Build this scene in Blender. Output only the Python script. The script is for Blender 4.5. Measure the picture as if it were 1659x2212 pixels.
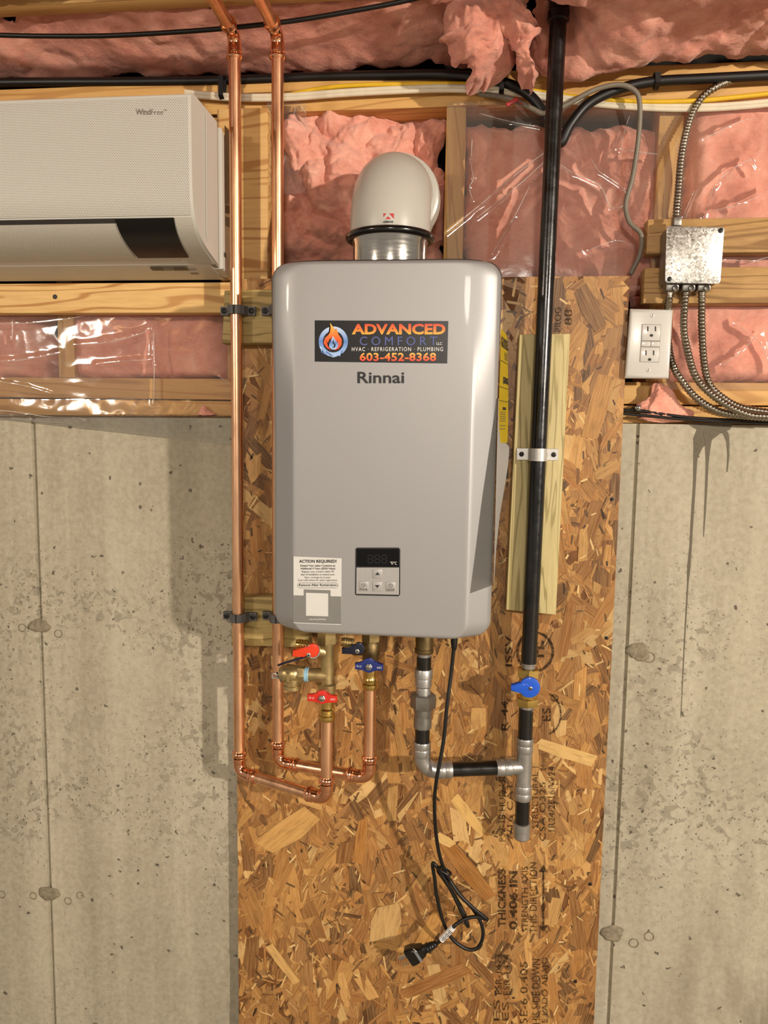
import bpy, bmesh, math, random
from math import sin, cos, tan, pi, radians, sqrt, floor
from mathutils import Vector, Matrix, noise
V = Vector
SC = bpy.context.scene
for o in list(bpy.data.objects): bpy.data.objects.remove(o)
# ------------------------------------------------------------------ camera
FPX, CPX, CPY = 1661.0, 829.5, 1106.0
_ps, _th, _ro = radians(6.5), radians(6.3), 0.0145
CAM = V((0, -1.5, 1.6))
_F = V((-sin(_ps)*cos(_th), cos(_ps)*cos(_th), -sin(_th)))
_R0 = V((cos(_ps), sin(_ps), 0)); _U0 = _R0.cross(_F)
_R = _R0*cos(_ro)+_U0*sin(_ro); _U = _U0*cos(_ro)-_R0*sin(_ro)
cd = bpy.data.cameras.new('camera'); cam = bpy.data.objects.new('camera', cd); SC.collection.objects.link(cam)
cd.sensor_fit = 'VERTICAL'; cd.sensor_height = 36.0; cd.lens = FPX/2212*36; cd.clip_start = 0.02
M3 = Matrix((_R, _U, -_F)).transposed()
cam.matrix_world = Matrix.Translation(CAM) @ M3.to_4x4()
SC.camera = cam
# ------------------------------------------------------------------ world, lamps, exposure
w = bpy.data.worlds.new('world'); SC.world = w; w.use_nodes = True
bg = w.node_tree.nodes['Background']; bg.inputs[0].default_value = (1.0, 0.89, 0.77, 1); bg.inputs[1].default_value = 0.30
def bulb(name, loc, power, col, r):
    l = bpy.data.lights.new(name, 'POINT'); l.energy = power; l.color = col; l.shadow_soft_size = r
    o = bpy.data.objects.new(name, l); o.location = loc; SC.collection.objects.link(o); return o
bulb('ceiling_bulb_light', (3.49, -3.6, 2.33), 760, (1.0, 0.89, 0.76), 0.06)
bulb('ceiling_bulb_light', (-2.3, -2.6, 2.33), 88, (1.0, 0.90, 0.78), 0.12)
bulb('ceiling_bulb_light', (0.25, -3.3, 2.33), 92, (1.0, 0.90, 0.78), 0.15)
SC.view_settings.view_transform = 'Standard'; SC.view_settings.look = 'None'
SC.view_settings.exposure = 0.27; SC.view_settings.gamma = 1.0
SC.view_settings.use_curve_mapping = False
SC.cycles.use_denoising = True
SC.cycles.max_bounces = 10; SC.cycles.transparent_max_bounces = 24
# ------------------------------------------------------------------ pixel ray helpers
def ray(px, py): return _F + _R*((px-CPX)/FPX) - _U*((py-CPY)/FPX)
def P(px, py, Y):
    d = ray(px, py); return CAM + d*((Y-CAM.y)/d.y)
def PZ(px, py, Z):
    d = ray(px, py); return CAM + d*((Z-CAM.z)/d.z)
def scale_at(Y): return (Y-CAM.y)/FPX      # metres per pixel at depth Y (about)
# ------------------------------------------------------------------ materials
def lin(c):
    def f(v):
        v /= 255.0
        return v/12.92 if v <= 0.04045 else ((v+0.055)/1.055)**2.4
    return (f(c[0]), f(c[1]), f(c[2]), 1)
class NT:
    def __init__(s, name):
        s.m = bpy.data.materials.new(name); s.m.use_nodes = True; s.t = s.m.node_tree
        s.b = s.t.nodes['Principled BSDF']; s.out = s.t.nodes['Material Output']
        s.tc = s.n('ShaderNodeTexCoord')
    def n(s, typ, **kw):
        nd = s.t.nodes.new(typ)
        for k, v in kw.items(): setattr(nd, k, v)
        return nd
    def l(s, a, b): s.t.links.new(a, b)
    def mapping(s, scale=(1, 1, 1), rot=(0, 0, 0), src='Object'):
        m = s.n('ShaderNodeMapping'); m.inputs['Scale'].default_value = scale; m.inputs['Rotation'].default_value = rot
        s.l(s.tc.outputs[src], m.inputs[0]); return m.outputs[0]
    def noise(s, vec, scale, detail=4, rough=0.55, dist=0.0):
        n = s.n('ShaderNodeTexNoise'); n.inputs['Scale'].default_value = scale; n.inputs['Detail'].default_value = detail
        n.inputs['Roughness'].default_value = rough; n.inputs['Distortion'].default_value = dist
        s.l(vec, n.inputs['Vector']); return n.outputs['Fac']
    def ramp(s, fac, stops, interp='LINEAR'):
        r = s.n('ShaderNodeValToRGB'); r.color_ramp.interpolation = interp
        e = r.color_ramp.elements
        while len(e) < len(stops): e.new(0.5)
        for i, (p, c) in enumerate(stops):
            e[i].position = p; e[i].color = c if isinstance(c, tuple) else (c, c, c, 1)
        s.l(fac, r.inputs[0]); return r.outputs[0]
    def mix(s, fac, a, b, mode='MIX'):
        m = s.n('ShaderNodeMix', data_type='RGBA', blend_type=mode)
        for sock, v in ((m.inputs['Factor'], fac), (m.inputs['A'], a), (m.inputs['B'], b)):
            if isinstance(v, (int, float)) and sock.type == 'RGBA': v = (v, v, v, 1)
            if isinstance(v, (int, float, tuple)): sock.default_value = v
            else: s.l(v, sock)
        # colour sockets are indexes 6,7 and output 2
        return m.outputs[2]
    def math(s, op, a, b=0.0):
        m = s.n('ShaderNodeMath', operation=op)
        for i, v in enumerate((a, b)):
            if isinstance(v, (int, float)): m.inputs[i].default_value = v
            else: s.l(v, m.inputs[i])
        return m.outputs[0]
    def bump(s, h, strength=0.3, dist=0.002):
        b = s.n('ShaderNodeBump'); b.inputs['Strength'].default_value = strength; b.inputs['Distance'].default_value = dist
        s.l(h, b.inputs['Height']); s.l(b.outputs[0], s.b.inputs['Normal']); return b
    def color(s, c):
        if isinstance(c, tuple): s.b.inputs['Base Color'].default_value = c
        else: s.l(c, s.b.inputs['Base Color'])
    def set(s, rough=0.5, metal=0.0, spec=0.5, coat=0.0, coat_rough=0.05):
        s.b.inputs['Roughness'].default_value = rough; s.b.inputs['Metallic'].default_value = metal
        s.b.inputs['Specular IOR Level'].default_value = spec
        s.b.inputs['Coat Weight'].default_value = coat; s.b.inputs['Coat Roughness'].default_value = coat_rough
def mix_in(s, fac, a, b, mode='MIX'): return s.mix(fac, a, b, mode)
# fix ambiguous socket lookup of the Mix node
def _mix(s, fac, a, b, mode='MIX'):
    m = s.n('ShaderNodeMix', data_type='RGBA', blend_type=mode)
    for sock, v in ((m.inputs[0], fac), (m.inputs[6], a), (m.inputs[7], b)):
        if isinstance(v, (int, float)) and sock.type == 'RGBA': v = (v, v, v, 1)
        if isinstance(v, (int, float, tuple)): sock.default_value = v
        else: s.l(v, sock)
    return m.outputs[2]
NT.mix = _mix
def pm(name, c, rough=0.5, metal=0.0, var=0.08, vs=30, bump=0.0, bs=200, coat=0.0, spec=0.5, rvar=0.0, stretch=(1, 1, 1)):
    """plain surface with a little procedural variation"""
    s = NT(name); s.set(rough, metal, spec, coat)
    v = s.mapping(stretch)
    n = s.noise(v, vs, 5)
    c = lin(c)
    lo = tuple(x*(1-var) for x in c[:3])+(1,); hi = tuple(min(1, x*(1+var)) for x in c[:3])+(1,)
    s.color(s.ramp(n, [(0.3, lo), (0.7, hi)]))
    if rvar: s.l(s.ramp(n, [(0.3, max(0.02, rough-rvar)), (0.7, rough+rvar)]), s.b.inputs['Roughness'])
    if bump: s.bump(s.noise(v, bs, 3), bump, 0.001)
    return s.m
def wood(name, base, dark, grain='X', k=1.0, contrast=1.0, bands=62.0):
    s = NT(name); s.set(0.55, 0, 0.35)
    sc = {'X': (0.9, 16, 9), 'Z': (14, 16, 0.9)}[grain]
    v = s.mapping(tuple(x*k for x in sc))
    n = s.noise(v, 1.0, 3, 0.5, 0.6)
    band = s.math('SINE', s.math('MULTIPLY', n, bands))
    band = s.ramp(band, [(0.0, 0.0), (0.55, 0.1), (0.92, 1.0)])
    fine = s.noise(s.mapping(tuple(x*7*k for x in sc)), 3.0, 4, 0.6)
    patch = s.noise(s.mapping((3, 3, 3)), 1.5, 3)
    col = s.mix(s.math('MULTIPLY', band, 0.62*contrast), lin(base), lin(dark))
    col = s.mix(s.ramp(fine, [(0.35, 0.0), (0.75, 0.28*contrast)]), col, lin(dark))
    col = s.mix(s.ramp(patch, [(0.35, 0.0), (0.75, 0.25)]), col, lin(tuple(min(255, x*1.1) for x in base)))
    s.color(col); s.bump(fine, 0.25, 0.0008)
    return s.m
def concrete():
    s = NT('concrete'); s.set(0.72, 0, 0.3)
    v = s.mapping()
    big = s.noise(v, 1.7, 6, 0.6)
    col = s.ramp(big, [(0.30, lin((158, 149, 128))), (0.5, lin((178, 169, 147))), (0.72, lin((188, 180, 160)))])
    streak = s.noise(s.mapping((9, 1, 0.55)), 1.0, 5, 0.6)
    col = s.mix(s.ramp(streak, [(0.40, 0.0), (0.68, 0.6)]), col, lin((132, 121, 100)))
    streak2 = s.noise(s.mapping((30, 1, 0.6)), 1.0, 4, 0.6)
    col = s.mix(s.ramp(streak2, [(0.52, 0.0), (0.7, 0.25)]), col, lin((200, 192, 172)))
    fine = s.noise(v, 90, 4, 0.7)
    col = s.mix(0.25, col, s.ramp(fine, [(0.3, lin((120, 112, 95))), (0.7, lin((205, 198, 178)))]))
    # mottled skin patches, clustered
    dens = s.noise(v, 3.1, 3, 0.5)
    sz = s.n('ShaderNodeSeparateXYZ'); s.l(v, sz.inputs[0])
    zb = s.ramp(s.math('MULTIPLY', sz.outputs[2], 0.5), [(0.0, 0.35), (0.24, 0.45), (0.36, 1.0), (0.62, 1.0), (0.72, 0.25), (0.79, 0.5)])
    dens = s.math('ADD', 0.30, s.math('MULTIPLY', s.math('SUBTRACT', dens, 0.30), zb))
    densr = s.ramp(dens, [(0.42, 0.0), (0.56, 1.0)])
    pat = s.ramp(s.noise(v, 55, 3, 0.55, 0.5), [(0.56, 0.0), (0.585, 1.0)])
    pat = s.math('MULTIPLY', pat, densr)
    col = s.mix(s.math('MULTIPLY', pat, 0.55), col, lin((122, 115, 98)))
    # bug holes
    nv = s.n('ShaderNodeTexNoise'); nv.inputs['Scale'].default_value = 130; nv.inputs['Detail'].default_value = 3; s.l(v, nv.inputs['Vector'])
    va = s.n('ShaderNodeVectorMath', operation='MULTIPLY_ADD'); s.l(nv.outputs['Color'], va.inputs[0]); va.inputs[1].default_value = (0.016, 0.016, 0.016); s.l(v, va.inputs[2]); vd = va.outputs[0]
    wv = s.n('ShaderNodeTexVoronoi'); wv.inputs['Scale'].default_value = 46; s.l(vd, wv.inputs['Vector'])
    h1 = s.ramp(wv.outputs['Distance'], [(0.13, 1.0), (0.20, 0.0)])
    sel = s.n('ShaderNodeSeparateColor'); s.l(wv.outputs['Color'], sel.inputs[0])
    h1 = s.math('MULTIPLY', h1, s.math('GREATER_THAN', sel.outputs[0], 0.78))
    wv2 = s.n('ShaderNodeTexVoronoi'); wv2.inputs['Scale'].default_value = 115; s.l(vd, wv2.inputs['Vector'])
    h2 = s.ramp(wv2.outputs['Distance'], [(0.15, 1.0), (0.24, 0.0)])
    sel2 = s.n('ShaderNodeSeparateColor'); s.l(wv2.outputs['Color'], sel2.inputs[0])
    h2 = s.math('MULTIPLY', h2, s.math('MULTIPLY', s.math('GREATER_THAN', sel2.outputs[0], 0.40), s.ramp(dens, [(0.36, 0.12), (0.56, 1.0)])))
    holes = s.math('MAXIMUM', h1, h2)
    col = s.mix(s.math('MULTIPLY', holes, 0.85), col, lin((74, 66, 54)))
    sx = s.n('ShaderNodeSeparateXYZ'); s.l(v, sx.inputs[0])
    mx = s.n('ShaderNodeMapRange'); mx.inputs[1].default_value = 0.36; mx.inputs[2].default_value = 0.62; s.l(sx.outputs[0], mx.inputs[0])
    mz = s.n('ShaderNodeMapRange'); mz.inputs[1].default_value = 0.95; mz.inputs[2].default_value = 0.35; s.l(sx.outputs[2], mz.inputs[0])
    dn = s.ramp(s.noise(s.mapping((11, 1, 3.2)), 1.0, 6, 0.65, 0.6), [(0.40, 0.0), (0.62, 1.0)])
    damp = s.math('MULTIPLY', s.math('MULTIPLY', mx.outputs[0], mz.outputs[0]), dn)
    col = s.mix(s.math('MULTIPLY', damp, 0.75), col, lin((96, 84, 64)))
    s.color(col)
    hgt = s.math('SUBTRACT', s.math('MULTIPLY', fine, 0.25), s.math('ADD', holes, s.math('MULTIPLY', pat, 0.35)))
    s.bump(hgt, 0.45, 0.0025)
    return s.m
def fluff(name, lo, mid, hi):
    s = NT(name); s.set(0.95, 0, 0.1)
    s.b.inputs['Sheen Weight'].default_value = 0.25; s.b.inputs['Sheen Roughness'].default_value = 0.6
    v = s.mapping()
    a = s.noise(v, 14, 5, 0.6, 0.8)
    b = s.noise(s.mapping((1, 1, 2.2), (0.3, 0.5, 0.6)), 70, 5, 0.7, 1.1)
    col = s.ramp(a, [(0.28, lin(lo)), (0.5, lin(mid)), (0.72, lin(hi))])
    col = s.mix(s.ramp(b, [(0.35, 0.0), (0.8, 0.35)]), col, lin(tuple(min(255, x+22) for x in hi)))
    s.color(col)
    s.bump(s.math('ADD', s.math('MULTIPLY', a, 2.0), b), 0.42, 0.005)
    return s.m
def plastic_film(name, haze=0.10, tint=(0.93, 0.93, 0.92)):
    s = NT(name)
    tr = s.n('ShaderNodeBsdfTransparent'); tr.inputs[0].default_value = tint+(1,)
    gl = s.n('ShaderNodeBsdfGlossy'); gl.inputs['Color'].default_value = (1, 1, 1, 1); gl.inputs['Roughness'].default_value = 0.085
    di = s.n('ShaderNodeBsdfDiffuse'); di.inputs[0].default_value = (0.85, 0.82, 0.78, 1)
    lw = s.n('ShaderNodeFresnel'); lw.inputs[0].default_value = 1.5
    h = s.noise(s.mapping(), 22, 3, 0.5, 0.6)
    bp = s.n('ShaderNodeBump'); bp.inputs['Strength'].default_value = 0.10; bp.inputs['Distance'].default_value = 0.004
    s.l(h, bp.inputs['Height']); s.l(bp.outputs[0], gl.inputs['Normal']); s.l(bp.outputs[0], lw.inputs['Normal'])
    m1 = s.n('ShaderNodeMixShader'); m1.inputs[0].default_value = haze
    s.l(tr.outputs[0], m1.inputs[1]); s.l(di.outputs[0], m1.inputs[2])
    m2 = s.n('ShaderNodeMixShader'); s.l(s.math('MULTIPLY', lw.outputs[0], 1.0), m2.inputs[0])
    s.l(m1.outputs[0], m2.inputs[1]); s.l(gl.outputs[0], m2.inputs[2])
    s.l(m2.outputs[0], s.out.inputs[0]); return s.m
def perforated(name, base, hole, pitch, c=0.557):
    s = NT(name); s.set(0.45, 0, 0.4)
    # staggered rows: rotate the x-z grid by 45 degrees; the panel is read along x and z
    sep = s.n('ShaderNodeSeparateXYZ'); s.l(s.tc.outputs['UV'], sep.inputs[0])
    k = 1.0/pitch
    a = s.math('MULTIPLY', s.math('ADD', sep.outputs[0], s.math('MULTIPLY', sep.outputs[1], c)), k)
    b = s.math('MULTIPLY', s.math('SUBTRACT', sep.outputs[0], s.math('MULTIPLY', sep.outputs[1], c)), k)
    fa = s.math('SUBTRACT', s.math('FRACT', a), 0.5); fb = s.math('SUBTRACT', s.math('FRACT', b), 0.5)
    dx = s.math('MULTIPLY', s.math('ADD', fa, fb), 0.5); dy = s.math('MULTIPLY', s.math('SUBTRACT', fa, fb), 0.5/c*0.72)
    d = s.math('SQRT', s.math('ADD', s.math('MULTIPLY', dx, dx), s.math('MULTIPLY', dy, dy)))
    m = s.ramp(d, [(0.17, 1.0), (0.31, 0.0)])
    s.color(s.mix(m, lin(base), lin(hole)))
    s.bump(s.math('SUBTRACT', 1.0, m), 0.4, 0.001)
    return s.m
def osb_mat(name):
    s = NT(name); s.set(0.42, 0, 0.42)
    at = s.n('ShaderNodeVertexColor'); at.layer_name = 'Col'
    mp = s.n('ShaderNodeMapping'); mp.inputs['Scale'].default_value = (14, 420, 1); s.l(s.tc.outputs['UV'], mp.inputs[0])
    g = s.noise(mp.outputs[0], 1.0, 4, 0.6)
    mp2 = s.n('ShaderNodeMapping'); mp2.inputs['Scale'].default_value = (30, 110, 1); s.l(s.tc.outputs['UV'], mp2.inputs[0])
    g2 = s.noise(mp2.outputs[0], 1.0, 4, 0.6, 0.5)
    col = s.mix(s.ramp(g, [(0.4, 0.0), (0.8, 0.45)]), at.outputs[0], (0.16, 0.07, 0.018, 1), 'MULTIPLY')
    col = s.mix(s.ramp(g, [(0.35, 0.35), (0.6, 0.0)]), col, (0.55, 0.36, 0.15, 1))
    col = s.mix(s.ramp(g2, [(0.5, 0.0), (0.75, 0.45)]), col, (0.12, 0.05, 0.014, 1))
    s.color(col); s.bump(g, 0.4, 0.0008)
    return s.m
def ink(name, c, wear=0.5):
    s = NT(name); s.set(0.6, 0, 0.2); s.color(lin(c))
    n = s.noise(s.mapping(), 260, 4, 0.7)
    tr = s.n('ShaderNodeBsdfTransparent'); m = s.n('ShaderNodeMixShader')
    s.l(s.ramp(n, [(wear-0.1, 0.25), (wear+0.12, 0.92)]), m.inputs[0])
    s.l(tr.outputs[0], m.inputs[1]); s.l(s.b.outputs[0], m.inputs[2]); s.l(m.outputs[0], s.out.inputs[0]); return s.m
def grad(name, stops, rough=0.4):
    s = NT(name); s.set(rough)
    sep = s.n('ShaderNodeSeparateXYZ'); s.l(s.tc.outputs['Generated'], sep.inputs[0])
    s.color(s.ramp(sep.outputs[2], [(p, lin(c)) for p, c in stops])); return s.m
def galv(name):
    s = NT(name); s.set(0.40, 0.8)
    v = s.mapping()
    vo = s.n('ShaderNodeTexVoronoi'); vo.inputs['Scale'].default_value = 330; s.l(v, vo.inputs['Vector'])
    sp = s.n('ShaderNodeSeparateColor'); s.l(vo.outputs['Color'], sp.inputs[0])
    s.color(s.ramp(sp.outputs[0], [(0.0, lin((150, 147, 140))), (1.0, lin((222, 220, 214)))]))
    s.l(s.ramp(sp.outputs[1], [(0.0, 0.28), (1.0, 0.50)]), s.b.inputs['Roughness']); s.bump(sp.outputs[2], 0.15, 0.0006)
    return s.m
M = {}
M['concrete'] = concrete()
M['patch'] = pm('concrete_patch', (132, 122, 102), 0.85, 0, 0.35, 90, 1.0, 110, spec=0.2)
M['stain'] = ink('damp_stain', (106, 98, 82), 0.36)
M['floor'] = pm('floor_concrete', (150, 142, 126), 0.7, 0, 0.12, 4, 0.2, 60)
M['stud'] = wood('pine_vertical', (214, 172, 108), (168, 116, 56), 'Z')
M['plate'] = wood('pine_horizontal', (208, 164, 98), (160, 108, 52), 'X')
M['nailer'] = wood('pine_nailer', (216, 178, 116), (158, 102, 44), 'X', 0.75, 1.25, 95.0)
M['rough'] = wood('rough_lumber', (184, 146, 92), (122, 86, 46), 'X', 1.5, 1.2)
M['joist'] = wood('joist_wood', (205, 165, 105), (165, 120, 70), 'X', 1, 0.7)
M['pt_x'] = wood('treated_lumber_x', (176, 154, 98), (112, 92, 50), 'X', 1.5, 1.3)
M['pt_z'] = wood('treated_lumber_z', (204, 188, 136), (138, 122, 72), 'Z', 1.25, 1.25)
M['shaded_board'] = pm('shaded_sheathing', (26, 19, 13), 0.9, 0, 0.2, 20)  # near black: shade of the wall and ceiling gaps put into the colour
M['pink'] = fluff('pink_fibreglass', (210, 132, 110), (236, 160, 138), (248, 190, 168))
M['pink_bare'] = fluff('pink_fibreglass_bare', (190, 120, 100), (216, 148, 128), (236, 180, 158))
M['pink_shaded'] = fluff('pink_fibreglass_shaded', (178, 108, 90), (204, 134, 114), (224, 164, 142))  # same insulation, with the ceiling's shade put into a darker colour
M['film'] = plastic_film('clear_poly_film', 0.06)
M['film_fold'] = plastic_film('folded_poly_film', 0.62)
M['sawdust'] = pm('sawdust', (206, 166, 104), 0.95, 0, 0.25, 300, 0.8, 400)
M['osb_base'] = pm('osb_base', (112, 70, 30), 0.7, 0, 0.35, 40, 0.5, 200)
M['osb'] = osb_mat('osb_strand')
M['ink'] = ink('stencil_ink', (44, 31, 18), 0.46)
M['copper'] = pm('copper', (246, 190, 150), 0.32, 1.0, 0.16, 18, 0.04, 200, rvar=0.06, stretch=(3, 3, 0.6))
M['copper_fit'] = pm('copper_fitting', (236, 172, 134), 0.15, 1.0, 0.10, 40, rvar=0.04)
M['brass'] = pm('brass', (188, 166, 118), 0.40, 0.9, 0.12, 60, 0.2, 300, rvar=0.06)
M['brass_bright'] = pm('brass_bright', (220, 188, 112), 0.24, 1.0, 0.1, 60, rvar=0.05)
M['brass_dull'] = pm('brass_dull', (122, 104, 72), 0.5, 1.0, 0.25, 60, 0.3, 220)
M['black_pipe'] = pm('black_iron_pipe', (11, 10, 9), 0.25, 0.0, 0.35, 40, 0.15, 120, spec=0.6, rvar=0.08)
M['steel'] = pm('press_steel', (172, 170, 166), 0.36, 0.8, 0.10, 50, 0.1, 260, rvar=0.07)
M['steel_dark'] = pm('zinc_steel', (140, 137, 131), 0.42, 0.85, 0.16, 60, 0.15, 240, rvar=0.08)
M['stainless'] = pm('stainless_collar', (190, 186, 178), 0.17, 1.0, 0.06, 30, rvar=0.05, stretch=(1, 1, 8))
M['galv'] = galv('galvanised_sheet')
M['screw'] = pm('screw_steel', (150, 146, 138), 0.3, 1.0, 0.1, 80)
M['screw_black'] = pm('black_screw', (26, 25, 25), 0.4, 0.3, 0.1, 80)
M['silver'] = pm('silver_paint', (160, 159, 159), 0.46, 0.42, 0.02, 400, 0.03, 900, coat=0.08)
M['silver_panel'] = pm('panel_silver', (178, 176, 173), 0.4, 0.4, 0.03, 200)
M['rim_shade'] = pm('rim_shade', (62, 58, 55), 0.4, 0.5, 0.04, 60)  # shade colour for the line along the heater's upper edge
M['display'] = pm('display_glass', (6, 6, 7), 0.2, 0, 0.1, 20, spec=0.35)
M['segment'] = pm('unlit_segment', (30, 30, 31), 0.3, 0, 0.1, 20)
M['grey_print'] = pm('grey_print', (72, 72, 74), 0.5)
M['black_print'] = pm('black_print', (28, 28, 30), 0.5)
M['white_print'] = pm('white_print', (232, 230, 226), 0.5, 0, 0.02)
M['banner'] = pm('banner_black', (11, 10, 11), 0.35, 0, 0.1, 40)
M['paper'] = pm('white_paper', (206, 205, 200), 0.7, 0, 0.02, 12)
M['sticker_grey'] = pm('sticker_grey', (122, 121, 117), 0.5, 0, 0.04, 12)
M['yellow_label'] = pm('yellow_label', (222, 196, 42), 0.6, 0, 0.05, 20)
M['fire'] = grad('fire_lettering', [(0.0, (244, 176, 60)), (0.45, (236, 120, 44)), (1.0, (204, 58, 36))])
M['phone'] = grad('phone_lettering', [(0.0, (214, 52, 36)), (0.55, (236, 120, 48)), (1.0, (246, 196, 90))])
M['flame'] = grad('flame_print', [(0.0, (206, 54, 30)), (0.5, (232, 106, 40)), (1.0, (246, 190, 78))])
M['navy_print'] = pm('navy_print', (78, 90, 150), 0.5)
M['ice_print'] = grad('ice_print', [(0.0, (170, 200, 236)), (0.5, (88, 128, 196)), (1.0, (190, 212, 240))])
M['white_pp'] = pm('white_vent_plastic', (184, 181, 172), 0.3, 0, 0.02, 8, coat=0.15)
M['rubber'] = pm('black_rubber', (9, 9, 9), 0.22, 0, 0.2, 30, coat=0.3)
M['red_print'] = pm('red_print', (190, 40, 40), 0.5)
M['ac_white'] = pm('ac_white', (196, 193, 184), 0.4, 0, 0.015, 10)
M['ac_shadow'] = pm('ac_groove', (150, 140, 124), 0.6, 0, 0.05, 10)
M['ac_perf'] = perforated('ac_perforated', (206, 203, 194), (96, 90, 76), 0.0029)
M['ac_perf_fine'] = perforated('ac_louver_perforated', (200, 195, 183), (126, 120, 106), 0.0023)
M['ac_black'] = pm('ac_display', (12, 11, 10), 0.3, 0, 0.1, 10, coat=0.0, spec=0.35)
M['ac_print'] = pm('ac_print', (122, 108, 100), 0.5)
M['rating'] = pm('rating_label', (126, 120, 108), 0.6, 0, 0.3, 260)
M['dark_olive'] = pm('energy_print', (88, 82, 62), 0.6, 0, 0.1, 60)
M['red'] = pm('red_handle', (206, 44, 30), 0.35, 0, 0.05, 30, coat=0.2)
M['orange_red'] = pm('orange_red_handle', (222, 62, 28), 0.3, 0, 0.05, 30, coat=0.3)
M['navy'] = pm('navy_handle', (28, 44, 112), 0.32, 0, 0.08, 30, coat=0.25)
M['navy_dark'] = pm('dark_navy_handle', (16, 20, 44), 0.35, 0, 0.08, 30, coat=0.2)
M['blue'] = pm('blue_handle', (20, 84, 200), 0.34, 0, 0.06, 30, 0.2, 150, coat=0.3)
M['tape'] = pm('light_blue_tape', (140, 182, 202), 0.6, 0, 0.1, 200)
M['black_cable'] = pm('black_cable', (9, 8, 8), 0.42, 0, 0.2, 60)
M['white_cable'] = pm('white_cable', (214, 204, 180), 0.5, 0, 0.05, 60)
M['yellow_cable'] = pm('yellow_cable', (216, 174, 34), 0.45, 0, 0.06, 60)
M['grey_cable'] = pm('grey_cable', (116, 108, 94), 0.5, 0, 0.08, 60)
M['grey_clamp'] = pm('grey_clamp', (92, 92, 92), 0.5, 0, 0.08, 60)
M['conduit'] = pm('conduit_metal', (150, 142, 128), 0.33, 1.0, 0.1, 80, rvar=0.06)
M['outlet'] = pm('outlet_plastic', (198, 195, 189), 0.25, 0, 0.01, 10, coat=0.2)
M['recess'] = pm('outlet_recess', (110, 104, 96), 0.6)
M['strap'] = pm('strap_metal', (206, 204, 198), 0.33, 0.6, 0.06, 60)
M['slot'] = pm('slot_dark', (40, 36, 32), 0.7)
M['box_dark'] = pm('box_dark', (52, 44, 36), 0.6, 0, 0.2, 40)
M['clear'] = pm('plug_window', (120, 122, 124), 0.15, 0, 0.05, 30, coat=0.5)
M['blue_tie'] = pm('blue_tie', (40, 50, 110), 0.5)
M['red_clip'] = pm('red_clip', (170, 50, 48), 0.4)
# ------------------------------------------------------------------ object helpers
COL = SC.collection
def link(name, data):
    o = bpy.data.objects.new(name, data); COL.objects.link(o); return o
def thing(name, label, cat, loc, group=None):
    o = link(name, None); o.location = loc; o.empty_display_size = 0.03
    o['label'] = label; o['category'] = cat
    if group: o['group'] = group
    o['_o'] = tuple(loc); return o
def struct(name, loc=(0, 0, 0)):
    o = link(name, None); o.location = loc; o['kind'] = 'structure'; o['_o'] = tuple(loc); return o
def org(o): return V(o['_o']) if o is not None and '_o' in o else V((0, 0, 0))
def mk(name, bm, mat, parent=None, sharp=35, flat=False, recalc=True, label=None):
    """link a bmesh (in world coordinates) as ONE mesh object under its thing or part"""
    if recalc: bmesh.ops.recalc_face_normals(bm, faces=bm.faces)
    off = org(parent)
    if off.length: bmesh.ops.translate(bm, vec=-off, verts=bm.verts)
    me = bpy.data.meshes.new(name); bm.to_mesh(me); bm.free()
    if not flat:
        me.shade_smooth(); me.set_sharp_from_angle(angle=radians(sharp))
    me.materials.append(M[mat] if isinstance(mat, str) else mat)
    o = link(name, me)
    if parent is not None: o.parent = parent
    o['_o'] = tuple(off)
    if label: o['label'] = label
    return o
def top(name, bm, mat, label, cat, group=None, **kw):
    """a thing that is one mesh: origin moved to its base"""
    c = V((sum(v.co.x for v in bm.verts)/len(bm.verts), sum(v.co.y for v in bm.verts)/len(bm.verts), min(v.co.z for v in bm.verts)))
    bmesh.ops.translate(bm, vec=-c, verts=bm.verts)
    o = mk(name, bm, mat, None, **kw); o.location = c; o['_o'] = tuple(c); o['label'] = label; o['category'] = cat
    if group: o['group'] = group
    return o
def BM(): return bmesh.new()
def obox(bm, c, hx, hy, hz, bevel=0.0, seg=2):
    c = V(c); hx, hy, hz = V(hx), V(hy), V(hz)
    vs = [bm.verts.new(c+hx*a+hy*b+hz*d) for a in (-1, 1) for b in (-1, 1) for d in (-1, 1)]
    fs = [bm.faces.new([vs[i] for i in q]) for q in ((0, 1, 3, 2), (4, 6, 7, 5), (0, 4, 5, 1), (2, 3, 7, 6), (0, 2, 6, 4), (1, 5, 7, 3))]
    if bevel:
        es = list({e for f in fs for e in f.edges})
        bmesh.ops.bevel(bm, geom=es, offset=bevel, segments=seg, affect='EDGES', profile=0.5)
def box(bm, lo, hi, bevel=0.0, seg=2):
    lo, hi = V(lo), V(hi); h = (hi-lo)/2
    obox(bm, (lo+hi)/2, (h.x, 0, 0), (0, h.y, 0), (0, 0, h.z), bevel, seg)
def frame(d):
    d = d.normalized(); a = V((0, 0, 1)) if abs(d.z) < 0.9 else V((1, 0, 0))
    u = d.cross(a).normalized(); return u, d.cross(u).normalized()
def tube(bm, pts, r, n=12, cap=True):
    pts = [V(p) for p in pts]; rs = r if isinstance(r, (list, tuple)) else [r]*len(pts)
    rings = []; u = None
    for i, p in enumerate(pts):
        t = (pts[min(i+1, len(pts)-1)]-pts[max(i-1, 0)]).normalized()
        if u is None: u, _ = frame(t)
        u = (u-t*u.dot(t)).normalized(); v = t.cross(u)
        rings.append([bm.verts.new(p+(u*cos(2*pi*k/n)+v*sin(2*pi*k/n))*rs[i]) for k in range(n)])
    for a, b in zip(rings, rings[1:]):
        for k in range(n): bm.faces.new((a[k], a[(k+1) % n], b[(k+1) % n], b[k]))
    if cap: bm.faces.new(rings[0][::-1]); bm.faces.new(rings[-1])
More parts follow.
